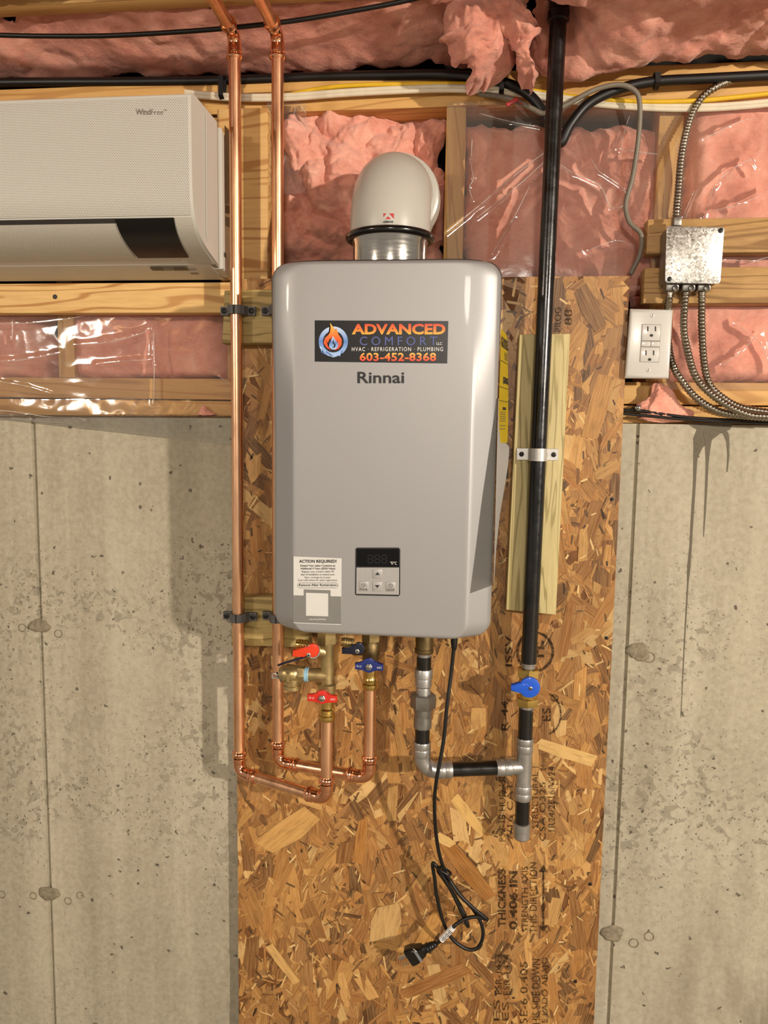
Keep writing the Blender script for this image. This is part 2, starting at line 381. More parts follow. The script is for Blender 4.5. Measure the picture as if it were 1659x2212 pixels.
def lathe(bm, p, d, prof, n=24, cap=True, phase=0.0):
    p, d = V(p), V(d).normalized(); u, v = frame(d); rings = []
    for s, r in prof:
        rings.append([bm.verts.new(p+d*s+(u*cos(2*pi*k/n+phase)+v*sin(2*pi*k/n+phase))*max(r, 1e-5)) for k in range(n)])
    for a, b in zip(rings, rings[1:]):
        for k in range(n): bm.faces.new((a[k], a[(k+1) % n], b[(k+1) % n], b[k]))
    if cap: bm.faces.new(rings[0][::-1]); bm.faces.new(rings[-1])
def prism(bm, pts, dep, bevel=0.0):
    dep = V(dep); a = [bm.verts.new(V(p)) for p in pts]; b = [bm.verts.new(V(p)+dep) for p in pts]
    n = len(pts); f0 = bm.faces.new(a[::-1]); f1 = bm.faces.new(b)
    for k in range(n): bm.faces.new((a[k], a[(k+1) % n], b[(k+1) % n], b[k]))
    if bevel:
        bmesh.ops.bevel(bm, geom=list(f0.edges)+list(f1.edges), offset=bevel, segments=2, affect='EDGES', profile=0.5)
def spline(pts, sub=8):
    pts = [V(p) for p in pts]; out = []
    q = [pts[0]*2-pts[1]]+pts+[pts[-1]*2-pts[-2]]
    for i in range(1, len(q)-2):
        a, b, c, d = q[i-1:i+3]
        for k in range(sub):
            t = k/sub
            out.append(0.5*((2*b)+(c-a)*t+(2*a-5*b+4*c-d)*t*t+(3*b-a-3*c+d)*t**3))
    out.append(pts[-1]); return out
def disc_pts(c, u, v, n=24): return [V(c)+V(u)*cos(2*pi*k/n)+V(v)*sin(2*pi*k/n) for k in range(n)]
def circ(px, py, Y, rpx, n=24, dy=0.0):
    c = P(px, py, Y); r = rpx*scale_at(Y); c.y += dy
    return disc_pts(c, (r, 0, 0), (0, 0, r), n)
def poly(bm, pts, Y): bm.faces.new([bm.verts.new(P(x, y, Y)) for x, y in pts])
def screw_head(name, p, d, r, mat, parent, h=0.002):
    bm = BM(); lathe(bm, p, d, [(0, r), (h*0.6, r), (h, r*0.55)], 14)
    u, v = frame(V(d)); q = V(p)+V(d)*h
    o = mk(name, bm, mat, parent)
    bm = BM()
    for a in (u, v): obox(bm, q, a*r*0.6, V(d)*h*0.12, a.cross(V(d))*r*0.13)
    mk('screw_slot', bm, 'slot', o); return o
_tc = {}
def txt(name, s, o, ux, uy, mat, parent, bold=0.0, space=1.0, lift=None, label=None):
    """lettering fitted into the parallelogram o, ux (along the line), uy (up)"""
    c = bpy.data.curves.new('lettering', 'FONT'); c.body = s; c.size = 1; c.offset = bold; c.space_character = space; c.resolution_u = 3
    t = bpy.data.objects.new('lettering', c); COL.objects.link(t)
    dg = bpy.context.evaluated_depsgraph_get(); me = bpy.data.meshes.new_from_object(t.evaluated_get(dg))
    bpy.data.objects.remove(t); bpy.data.curves.remove(c)
    xs = [v.co.x for v in me.vertices]; ys = [v.co.y for v in me.vertices]
    x0, x1, y0, y1 = min(xs), max(xs), min(ys), max(ys)
    off = org(parent); o, ux, uy = V(o), V(ux), V(uy)
    nrm = ux.cross(uy).normalized()*(lift if lift else 0.0)
    for v in me.vertices: v.co = o+ux*((v.co.x-x0)/(x1-x0))+uy*((v.co.y-y0)/(y1-y0))+nrm-off
    me.use_auto_texspace = True; me.update(); me.materials.append(M[mat] if isinstance(mat, str) else mat); me.name = name
    ob = link(name, me); ob.parent = parent; ob['_o'] = tuple(off)
    if label: ob['label'] = label
    return ob
def txt_rect(name, s, x0, y0, x1, y1, Y, mat, parent, **kw):
    a = P(x0, y1, Y); return txt(name, s, a, P(x1, y1, Y)-a, P(x0, y0, Y)-a, mat, parent, **kw)
def txt_up(name, s, x0, y0, x1, y1, Y, mat, parent, **kw):
    a = P(x1, y1, Y); return txt(name, s, a, P(x1, y0, Y)-a, P(x0, y1, Y)-a, mat, parent, **kw)
def quad(bm, x0, y0, x1, y1, Y, y2=None): poly(bm, [(x0, y1), (x1, y1), (x1, y0), (x0, y0)], Y)
def elbow(bm, corner, d1, d2, R, r, sock=0.02, bead=0.0, sr=0.0016, n=20):
    """bent fitting: sockets on both ends; returns the two mouths"""
    corner, d1, d2 = V(corner), V(d1).normalized(), V(d2).normalized()
    ang = d1.angle(d2); Rp = R*tan(ang/2); nn = (d2-d1*d2.dot(d1)).normalized(); a = corner-d1*Rp
    pts = [a-d1*sock*0.3]+[a+(d1*sin(ang*k/12)+nn*(1-cos(ang*k/12)))*R for k in range(13)]; pts.append(pts[-1]+d2*sock*0.3)
    tube(bm, pts, r+sr*0.6, n, False)
    for q, d in ((a, -d1), (corner+d2*Rp, d2)):
        socket(bm, q, d, r, sock, bead, sr, n)
    return a-d1*sock, corner+d2*(Rp+sock)
def socket(bm, q, d, r, sock, bead, sr=0.0016, n=20):
    if bead:
        prof = [(-0.001, r+sr*0.6), (0.0015, r+sr), (sock*0.42, r+sr), (sock*0.48, r+sr*1.9), (sock*0.54, r+sr), (sock*0.62, r+sr), (sock*0.70, r+bead*0.8), (sock*0.80, r+bead), (sock*0.90, r+bead*0.8), (sock*0.97, r+sr), (sock, r+sr*0.8), (sock, r*0.98)]
    else:
        prof = [(-0.001, r+sr*0.6), (0.001, r+sr), (sock*0.45, r+sr), (sock*0.5, r+sr*0.75), (sock*0.55, r+sr), (sock*0.94, r+sr*1.1), (sock, r+sr*0.8), (sock, r*0.95)]
    lathe(bm, q, d, prof, n, False)
# ------------------------------------------------------------------ THE SETTING
YC, YS, YN = 0.025, 0.045, 0.006       # concrete face, stud faces, nailer faces (OSB face is y = 0)
ZC = 1.6135                             # top of the concrete
# concrete wall with recessed form joints
bm = BM()
sl, sr_ = -0.9145, 0.3127
prof = [(-2.4, YC), (sl-0.0055, YC), (sl-0.004, YC+0.008), (sl+0.003, YC+0.008), (sl+0.0045, YC), (sr_-0.0035, YC), (sr_-0.002, YC+0.006), (sr_+0.002, YC+0.006), (sr_+0.0035, YC), (2.2, YC), (2.2, 0.24), (-2.4, 0.24)]
prism(bm, [(x, y, -0.02) for x, y in prof], (0, 0, ZC+0.02))
wall = mk('wall_back', bm, 'concrete', None, flat=True); wall['kind'] = 'structure'
random.seed(4)
def blob(px, py, rx, ry, Y, th, seed):
    bm = BM(); random.seed(seed); c = P(px, py, Y); k = scale_at(Y); n = 26
    ph = [random.uniform(0, 6.28) for _ in range(4)]
    def R(a): return 1+0.12*sin(2*a+ph[0])+0.08*sin(3*a+ph[1])+0.05*sin(7*a+ph[2])
    rings = [[bm.verts.new(c+V((rx*k*R(a)*f*cos(a), -h*th*(0.8+0.4*random.random())+0.001, ry*k*R(a)*f*sin(a)))) for a in [2*pi*i/n for i in range(n)]] for f, h in ((1, 0), (0.93, 0.7), (0.7, 1), (0.35, 0.9))]
    for a, b in zip(rings, rings[1:]):
        for i in range(n): bm.faces.new((a[i], a[(i+1) % n], b[(i+1) % n], b[i]))
    bm.faces.new(rings[-1]); return bm
for i, (x, y, rx, ry) in enumerate([(85, 1352, 26, 18), (106, 1930, 26, 20), (1379, 1408, 27, 19), (1322, 2016, 29, 18)]):
    mk('tie_patch', blob(x, y, rx, ry, YC, 0.004, i+3), 'patch', wall, sharp=60, label='rough grey mortar patch over a form tie')
for x, y, r in [(48, 1356, 9), (126, 1369, 9), (72, 1935, 8.5), (147, 1946, 8.5), (173, 1934, 8.5), (4, 1932, 9), (1403, 1420, 11), (1369, 2037, 10), (1402, 2023, 10)]:
    c = P(x, y, YC); k = scale_at(YC)*r; bm = BM(); pts = [c+V((cos(a)*k, 0, sin(a)*k)) for a in [2*pi*i/20 for i in range(21)]]
    tube(bm, pts, 0.0013, 6, False); mk('form_ring', bm, 'patch', wall)
# damp drips below the right-hand ledge
bm = BM()
def strip(bm, pts, Y):
    """pts: (x, y, halfwidth) down the run"""
    L = [bm.verts.new(P(x-h, y, Y)) for x, y, h in pts]; R_ = [bm.verts.new(P(x+h, y, Y)) for x, y, h in pts]
    for i in range(len(pts)-1): bm.faces.new((L[i], R_[i], R_[i+1], L[i+1]))
strip(bm, [(1530, 913, 48), (1537, 921, 44), (1541, 928, 36), (1529, 936, 27), (1521, 946, 23), (1514, 956, 16), (1508, 968, 9), (1504, 986, 5)], YC-0.0005)
strip(bm, [(1508, 940, 8), (1504, 970, 6), (1502, 1000, 4), (1500, 1050, 3), (1496, 1110, 3), (1492, 1180, 2.6), (1488, 1228, 3.5), (1486, 1260, 1.6), (1482, 1330, 1.4), (1478, 1400, 1.2), (1471, 1550, 0.7)], YC-0.0007)
strip(bm, [(1530, 932, 11), (1530, 955, 7), (1529, 975, 5), (1528, 1000, 3), (1526, 1050, 2.4), (1523, 1110, 1.8), (1520, 1160, 0.7)], YC-0.0009)
strip(bm, [(1548, 928, 14), (1560, 930, 10), (1569, 938, 6), (1573, 955, 3), (1574, 985, 2), (1571, 1020, 1)], YC-0.0011)
mk('damp_stain', bm, 'stain', wall, flat=True, recalc=False)
bm = BM(); box(bm, (-4.5, -5.2, -0.08), (4.8, 0.24, 0.0)); fl = mk('floor', bm, 'floor', None, flat=True); fl['kind'] = 'structure'
# framed wall on top of the concrete
up = struct('wall_upper', (0, YS, ZC))
def board_px(name, mat, x0, y0, x1, y1, yf, th, parent, bev=0.002):
    """board whose front face fills a pixel rectangle at depth yf"""
    a, b, c, d = P(x0, y0, yf), P(x1, y0, yf), P(x1, y1, yf), P(x0, y1, yf)
    bm = BM(); box(bm, (min(a.x, d.x)*0.5+max(a.x, d.x)*0.5, yf, (c.z+d.z)/2), ((b.x+c.x)/2, yf+th, (a.z+b.z)/2), bev)
    return mk(name, bm, mat, parent)
def board(name, mat, lo, hi, parent, bev=0.002):
    bm = BM(); box(bm, lo, hi, bev); return mk(name, bm, mat, parent)
zt = P(800, 236, YS).z; zt2 = zt+0.038; zt3 = P(100, 188, YS).z
board('top_plate', 'plate', (-2.4, YS, zt), (2.2, YS+0.14, zt2-0.001), up)
board('top_plate', 'plate', (-2.4, YS+0.003, zt2+0.001), (2.2, YS+0.14, zt3), up)
board('sill_plate', 'plate', (-2.4, YS-0.006, ZC+0.001), (2.2, YS+0.14, P(200, 862, YS).z-0.0015), up)
zs = P(200, 862, YS).z; zs2 = P(200, 816, YS).z
board('sill_plate', 'plate', (-2.4, YS, zs+0.0015), (2.2, YS+0.14, zs2), up)
sy = YS
for x0, x1 in ((125, 160), (961, 1003), (1417, 1470)):
    yy = 745 if x0 < 500 else 400
    board('stud', 'stud', (P(x0, yy, sy).x, sy, zs2), (P(x1, yy, sy).x, sy+0.14, zt), up)
board('stud', 'stud', (P(488, 400, YS).x, YS, zs2), (P(572, 400, YS).x, YS+0.14, zt), up)
board('stud', 'stud', (P(1404, 750, YS).x, YS, zs2), (P(1416, 750, YS).x, YS+0.14, zt), up) if False else None
board('backing_stud', 'nailer', (P(470, 400, YN).x, YN, 1.884), (P(578, 400, YN).x, YS-0.001, P(560, 232, YN).z), up)
bm = BM(); box(bm, (-2.4, YS+0.14, ZC), (2.2, YS+0.15, 2.62)); mk('sheathing', bm, 'shaded_board', up, flat=True)
# flat boards nailed across the studs
board('nailer', 'nailer', (-1.6, YN, P(250, 676, YN).z), (P(503, 640, YN).x, YS-0.001, P(250, 611, YN).z), up)
board('nailer', 'nailer', (-1.6, YN, P(250, 330, YN).z), (P(470, 330, YN).x, YS-0.001, P(250, 260, YN).z), up)
board('nailer', 'rough', (P(1398, 508, YN).x, YN, P(1550, 546, YN).z), (0.95, YS-0.001, P(1550, 471, YN).z), up)
board('nailer', 'rough', (P(1391, 620, YN).x, YN, P(1550, 655, YN).z), (0.95, YS-0.001, P(1550, 577, YN).z), up)
# ceiling: joists parallel to the wall under the subfloor
ce = struct('ceiling', (0, -1, 2.362))
for i in range(8):
    y = -0.086-0.406*i
    for xa, xb in (((-3.2, 0.075), (0.178, 3.4)) if i == 0 else ((-3.2, 3.4),)):   # the first one is cut out around the gas pipe
        bm = BM(); box(bm, (xa, y, 2.362 if i else 2.358), (xb, y+0.038, 2.60), 0.002); mk('joist', bm, 'joist', ce)
bm = BM(); box(bm, (-3.2, -4.2, 2.60), (3.4, 0.2, 2.62)); mk('subfloor', bm, 'shaded_board', ce, flat=True)
# ------------------------------------------------------------------ INSULATION
def fb(p, s, o=4): return noise.fractal(p*s, 0.9, 2.1, o)
def fluffy(nu, nv, base, nrm, amp, lump, edge, seed, ragged=0.012, freq=9.0):
    """soft lumpy sheet: base(u,v) displaced along nrm; its rim tucks back; two sided skin"""
    bm = BM(); sd = V((seed*3.7, seed*1.3, seed*2.1)); rows = []
    for j in range(nv+1):
        row = []
        for i in range(nu+1):
            u, v = i/nu, j/nv; p = V(base(u, v)); q = p+sd
            e = min(1.0, min(u, 1-u, v, 1-v)/edge); e = sqrt(max(0, 1-(1-e)**2))
            wv = V((noise.noise(q*6), noise.noise(q*6+V((5, 1, 7))), noise.noise(q*6+V((9, 4, 2)))))*0.05
            b = abs(noise.noise((q+wv)*freq))+0.42*abs(noise.noise((q+wv)*freq*2.2))+0.17*abs(noise.noise((q+wv)*freq*4.6))+0.07*abs(noise.noise((q+wv)*freq*9.5))
            h = e*lump+amp*(b-0.5)*(0.35+0.65*e)+amp*0.8*noise.noise(q*3.2)*e
            n = V(nrm(u, v)) if callable(nrm) else V(nrm)
            t = V((fb(q, 20), fb(q+V((3, 3, 3)), 20), fb(q+V((7, 1, 5)), 20)))*ragged*(1.0-0.75*e)
            row.append(bm.verts.new(p+n*h+t))
        rows.append(row)
    for a, b in zip(rows, rows[1:]):
        for i in range(nu): bm.faces.new((a[i], a[i+1], b[i+1], b[i]))
    return bm
def bay(x0, y0, x1, y1, Y, nu, nv, amp, lump, edge, seed, mat, label, ragged=0.012, freq=9.0):
    a, b, c, d = P(x0, y1, Y), P(x1, y1, Y), P(x0, y0, Y), P(x1, y0, Y)
    base = lambda u, v: (a*(1-u)+b*u)*(1-v)+(c*(1-u)+d*u)*v
    return top('insulation_batt', fluffy(nu, nv, base, (0, -1, 0), amp, lump, edge, seed, ragged, freq), mat, label, 'insulation', sharp=180)
bay(-420, 672, 126, 824, 0.125, 90, 34, 0.018, 0.062, 0.14, 1, 'pink', 'pink batt behind plastic left of the short stud under the air conditioner')
bay(162, 670, 500, 824, 0.120, 80, 36, 0.016, 0.062, 0.12, 2, 'pink', 'pink batt behind plastic between short stud and copper pipes')
bay(585, 246, 966, 605, 0.115, 150, 140, 0.078, 0.05, 0.12, 3, 'pink_bare', 'torn bare pink batt in the stud bay behind the white vent elbow', 0.024, 9.0)
bay(1003, 284, 1420, 640, 0.115, 110, 96, 0.022, 0.06, 0.12, 14, 'pink', 'pink batt behind clear plastic in the bay behind the black gas pipe', 0.016, 5.0)
bay(1468, 232, 1760, 660, 0.115, 80, 90, 0.015, 0.062, 0.12, 5, 'pink', 'pink batt behind plastic above and behind the metal junction box')
bay(1362, 640, 1760, 832, 0.115, 90, 50, 0.015, 0.065, 0.12, 6, 'pink', 'pink batt behind wrinkled plastic below the metal junction box')
# undersides of the ceiling batts
def ceil_batt(x0, x1, y0, y1, z, lump, amp, seed, nu, nv, label, mat='pink_shaded', freq=9.0, drop=0.0, ragged=0.02):
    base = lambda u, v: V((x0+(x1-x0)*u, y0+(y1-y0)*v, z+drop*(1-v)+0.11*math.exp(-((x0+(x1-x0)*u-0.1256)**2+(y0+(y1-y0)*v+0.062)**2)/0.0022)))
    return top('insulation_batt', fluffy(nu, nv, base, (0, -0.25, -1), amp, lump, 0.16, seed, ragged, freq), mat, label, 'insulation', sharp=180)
ceil_batt(-1.5, 0.03, -0.046, 0.10, 2.309, 0.014, 0.018, 11, 190, 34, 'shade-darkened pink ceiling batt above the air conditioner and copper pipes', freq=6.0, drop=0.062)
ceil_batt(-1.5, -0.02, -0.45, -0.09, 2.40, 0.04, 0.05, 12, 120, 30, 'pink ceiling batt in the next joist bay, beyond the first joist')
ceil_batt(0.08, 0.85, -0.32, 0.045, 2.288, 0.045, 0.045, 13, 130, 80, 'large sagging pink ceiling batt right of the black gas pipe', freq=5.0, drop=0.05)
# torn hanging flap left of the gas pipe
def flap():
    A = [(905, -40), (985, -40), (1075, -40), (1205, -40)]
    pts_u = 60; pts_v = 70
    def base(u, v):
        # v=1 top, v=0 bottom
        xl = 1038-118*v; xr = 1150+12*v
        bot = 128+62*abs(cos(pi*u))**0.7+6*sin(u*19)
        y = -45*v+bot*(1-v)
        p = P(xl+(xr-xl)*u, y, 0.0-0.055*sin(pi*min(1, v*0.8+0.1))-0.02*v)
        return p
    return fluffy(pts_u, pts_v, base, (0, -1, -0.15), 0.07, 0.05, 0.2, 21, 0.038, 11.0)
top('insulation_flap', flap(), 'pink_shaded', 'torn pink insulation flap hanging from the ceiling beside the black gas pipe', 'insulation', sharp=180)
def tuft(px, py, Y, rx, ry, rz, seed, label, hump=1.0):
    bm = BM(); c = P(px, py, Y); bmesh.ops.create_icosphere(bm, subdivisions=5, radius=1.0); sd = V((seed, seed*2, 3))
    for v in bm.verts:
        d = v.co.copy(); q = d*1.6+sd
        k = 1+0.28*noise.noise(q*1.2)+0.22*abs(noise.noise(q*2.6))+0.10*abs(noise.noise(q*6))
        z = d.z*rz*k
        if z > 0: z *= max(0.25, 1.0-abs(d.x+0.35)*0.75)*1.5
        v.co = c+V((d.x*rx*k, d.y*ry*k, z*(1.0 if z > 0 else 0.25)))
    return top('insulation_tuft', bm, 'pink', label, 'insulation', sharp=180)
tuft(1437, 899, 0.022, 0.048, 0.016, 0.042, 2.3, 'loose pink insulation tuft on the concrete ledge below the outlet')
tuft(446, 895, 0.030, 0.017, 0.010, 0.011, 5.1, 'small pink insulation scrap on the sawdust beside the left copper pipe')
# sawdust on the ledge
bm = BM(); random.seed(8)
for i in range(1300):
    x = 240+random.random()**0.7*260; c = P(x, 898, 0.034); c.z = ZC; c.y = 0.034+random.uniform(-0.006, 0.005)
    hh = 0.004+0.010*max(0, noise.noise(V((x*0.02, 0, 0))))
    c.z += random.random()*hh; s = random.uniform(0.0006, 0.0016)
    obox(bm, c, (s, 0, s*0.3), (0, s*0.7, 0), (-s*0.2, 0, s*0.5))
o = top('sawdust', bm, 'sawdust', 'tan sawdust scattered along the concrete ledge under the left plastic', 'sawdust', flat=True); o['kind'] = 'stuff'
# ------------------------------------------------------------------ PLASTIC FILM
def film(nu, nv, base, wr, seed, creases=(), freq=4.0, stretch=(1, 1, 1), lift=0.004):
    """clear sheet; creases are pixel polylines raised as narrow folds"""
    bm = BM(); sd = V((seed*2.3, seed, seed*1.7)); rows = []
    segs = []
    for cr, h, wd in creases:
        for a, b in zip(cr, cr[1:]): segs.append((V(a), V(b), h, wd))
    for j in range(nv+1):
        row = []
        for i in range(nu+1):
            u, v = i/nu, j/nv; p, (px, py) = base(u, v)
            q = V((p.x*stretch[0], p.y, p.z*stretch[2]))+sd
            d = wr*(noise.noise(q*freq)+0.5*noise.noise(q*freq*2.3)+0.25*(1-2*abs(noise.noise(q*freq*4.1))))
            for a, b, h, wd in segs:
                m = V((px, py)); ab = b-a; t = max(0, min(1, (m-a).dot(ab)/ab.length_squared)); r = (m-a-ab*t).length
                if r < wd*3: d += h*math.exp(-(r/wd)**2)
            row.append(bm.verts.new(p+V((0, -lift-d, 0))))
        rows.append(row)
    for a, b in zip(rows, rows[1:]):
        for i in range(nu): bm.faces.new((a[i], a[i+1], b[i+1], b[i]))
    return bm
def sheet(bm, creases, label, k=0.5):
    o = top('plastic_sheet', bm, 'film', label, 'plastic', sharp=180, recalc=False)
    for ci, (cr, h, wd) in enumerate(creases):
        if len(cr) < 2: continue
        pts = spline([V((x, y, 0)) for x, y in cr], 7); n = len(pts)
        q = [P(p.x, p.y, YPL(p.x, p.y)-0.0055-0.0012*noise.noise(V((p.x*0.03, p.y*0.03, ci)))) for p in pts]
        rs = [0.0002+0.0011*k*sin(pi*(0.06+0.88*i/(n-1)))*(0.75+0.5*noise.noise(V((i*0.35, ci*3.1, 0)))) for i in range(n)]
        b2 = BM(); tube(b2, q, rs, 6); mk('pleat', b2, 'film_fold', o, sharp=180)
    return o
def YPL(px, py):
    if px > 520: return 0.037
    return 0.037 if py < 818 else (0.034 if py < 880 else 0.0255)
def flat_base(x0, y0, x1, y1, Y):
    def f(u, v):
        px, py = x0+(x1-x0)*u, y1+(y0-y1)*v
        return P(px, py, Y), (px, py)
    return f
crease_mid = [
    ([(1175, 330), (1110, 380), (1040, 440), (960, 505)], 0.005, 4), ([(1180, 345), (1120, 400), (1030, 470)], 0.004, 3.5), ([(1145, 400), (1110, 470), (1062, 550)], 0.005, 4),
    ([(1278, 345), (1296, 372), (1345, 405), (1350, 440), (1320, 448), (1295, 400), (1240, 375), (1210, 355)], 0.004, 3.0),
    ([(1035, 245), (1100, 262), (1165, 275)], 0.004, 3.5), ([(1340, 325), (1350, 280), (1360, 250)], 0.004, 4), ([(1330, 320), (1380, 328), (1420, 333)], 0.003, 3),
    ([(1270, 540), (1330, 520), (1370, 530)], 0.004, 5), ([(1020, 300), (1018, 340)], 0.005, 4), ([(1015, 345), (1022, 385), (1014, 405), (1020, 430)], 0.006, 3.5)]
film_mid = film(260, 240, flat_base(966, 222, 1436, 602, 0.037), 0.0010, 3, [(c_, h_*0.3, w_*1.6) for c_, h_, w_ in crease_mid])
sheet(film_mid, crease_mid, 'clear plastic sheet stretched behind the black gas pipe right of the vent')
crease_r = [
    ([(1520, 470), (1545, 400), (1590, 360), (1625, 345), (1635, 365)], 0.006, 4), ([(1520, 300), (1570, 275), (1620, 255)], 0.005, 4), ([(1475, 470), (1500, 410)], 0.005, 4),
    ([(1460, 300), (1470, 380), (1460, 460)], 0.005, 5), ([(1590, 700), (1640, 740), (1665, 790)], 0.006, 6), ([(1560, 790), (1600, 760), (1640, 720)], 0.005, 5), ([(1470, 690), (1500, 760)], 0.005, 5),
    ([(1540, 455), (1600, 440), (1665, 410)], 0.006, 6), ([(1570, 560), (1620, 565), (1660, 555)], 0.005, 5)]
film_r = film(130, 200, flat_base(1432, 236, 1700, 842, 0.037), 0.0018, 7, [(c_, h_*0.3, w_*1.6) for c_, h_, w_ in crease_r], freq=4)
# keep the sheet behind the nailers, which are clear of it
sheet(film_r, crease_r, 'wrinkled clear plastic sheet behind the metal junction box and conduits')
crease_s = [([(640, 225), (632, 260), (615, 340), (606, 420)], 0.006, 3.5), ([(648, 228), (662, 246)], 0.003, 4)]
film_s = film(30, 110, flat_base(577, 224, 662, 420, 0.037), 0.001, 9, [(c_, h_*0.3, w_*1.6) for c_, h_, w_ in crease_s])
sheet(film_s, crease_s, 'narrow torn plastic strip beside the right copper pipe')
def left_base(u, v):
    # hangs from under the nailer, over the ledge edge and down the concrete; v=1 top
    px = -420+925*u
    edge = 905+56*max(0, px)/500.0
    ys = [680, 818, 862, 897, 902, edge]; Ys = [0.037, 0.035, 0.034, 0.030, 0.0215, 0.0215]
    t = (1-v); k = [0, 0.45, 0.62, 0.75, 0.8, 1.0]
    for a in range(5):
        if t <= k[a+1]+1e-9:
            f = (t-k[a])/(k[a+1]-k[a]); py = ys[a]+(ys[a+1]-ys[a])*f; Y = Ys[a]+(Ys[a+1]-Ys[a])*f; break
    return P(px, py, Y), (px, py)
crease_l = [
    ([(-60, 700), (60, 698), (150, 688), (205, 676)], 0.004, 5), ([(160, 745), (230, 740), (300, 722), (330, 705)], 0.005, 6), ([(210, 786), (270, 780), (326, 777)], 0.005, 4),
    ([(331, 712), (333, 790), (332, 870)], 0.005, 3), ([(-60, 775), (20, 780), (90, 770), (130, 762)], 0.004, 5), ([(27, 690), (27, 735)], 0.004, 3), ([(0, 824), (60, 835), (110, 850)], 0.004, 3),
    ([(-60, 886), (20, 888), (100, 900), (180, 905)], 0.006, 5), ([(-60, 898), (60, 908), (150, 916)], 0.005, 4), ([(478, 815), (490, 830)], 0.004, 4)]
film_l = film(300, 150, left_base, 0.0016, 12, [(c_, h_*0.3, w_*1.6) for c_, h_, w_ in crease_l], freq=7.5, lift=0.002)
sheet(film_l, crease_l, 'clear plastic sheet under the air conditioner, draped over the concrete ledge')
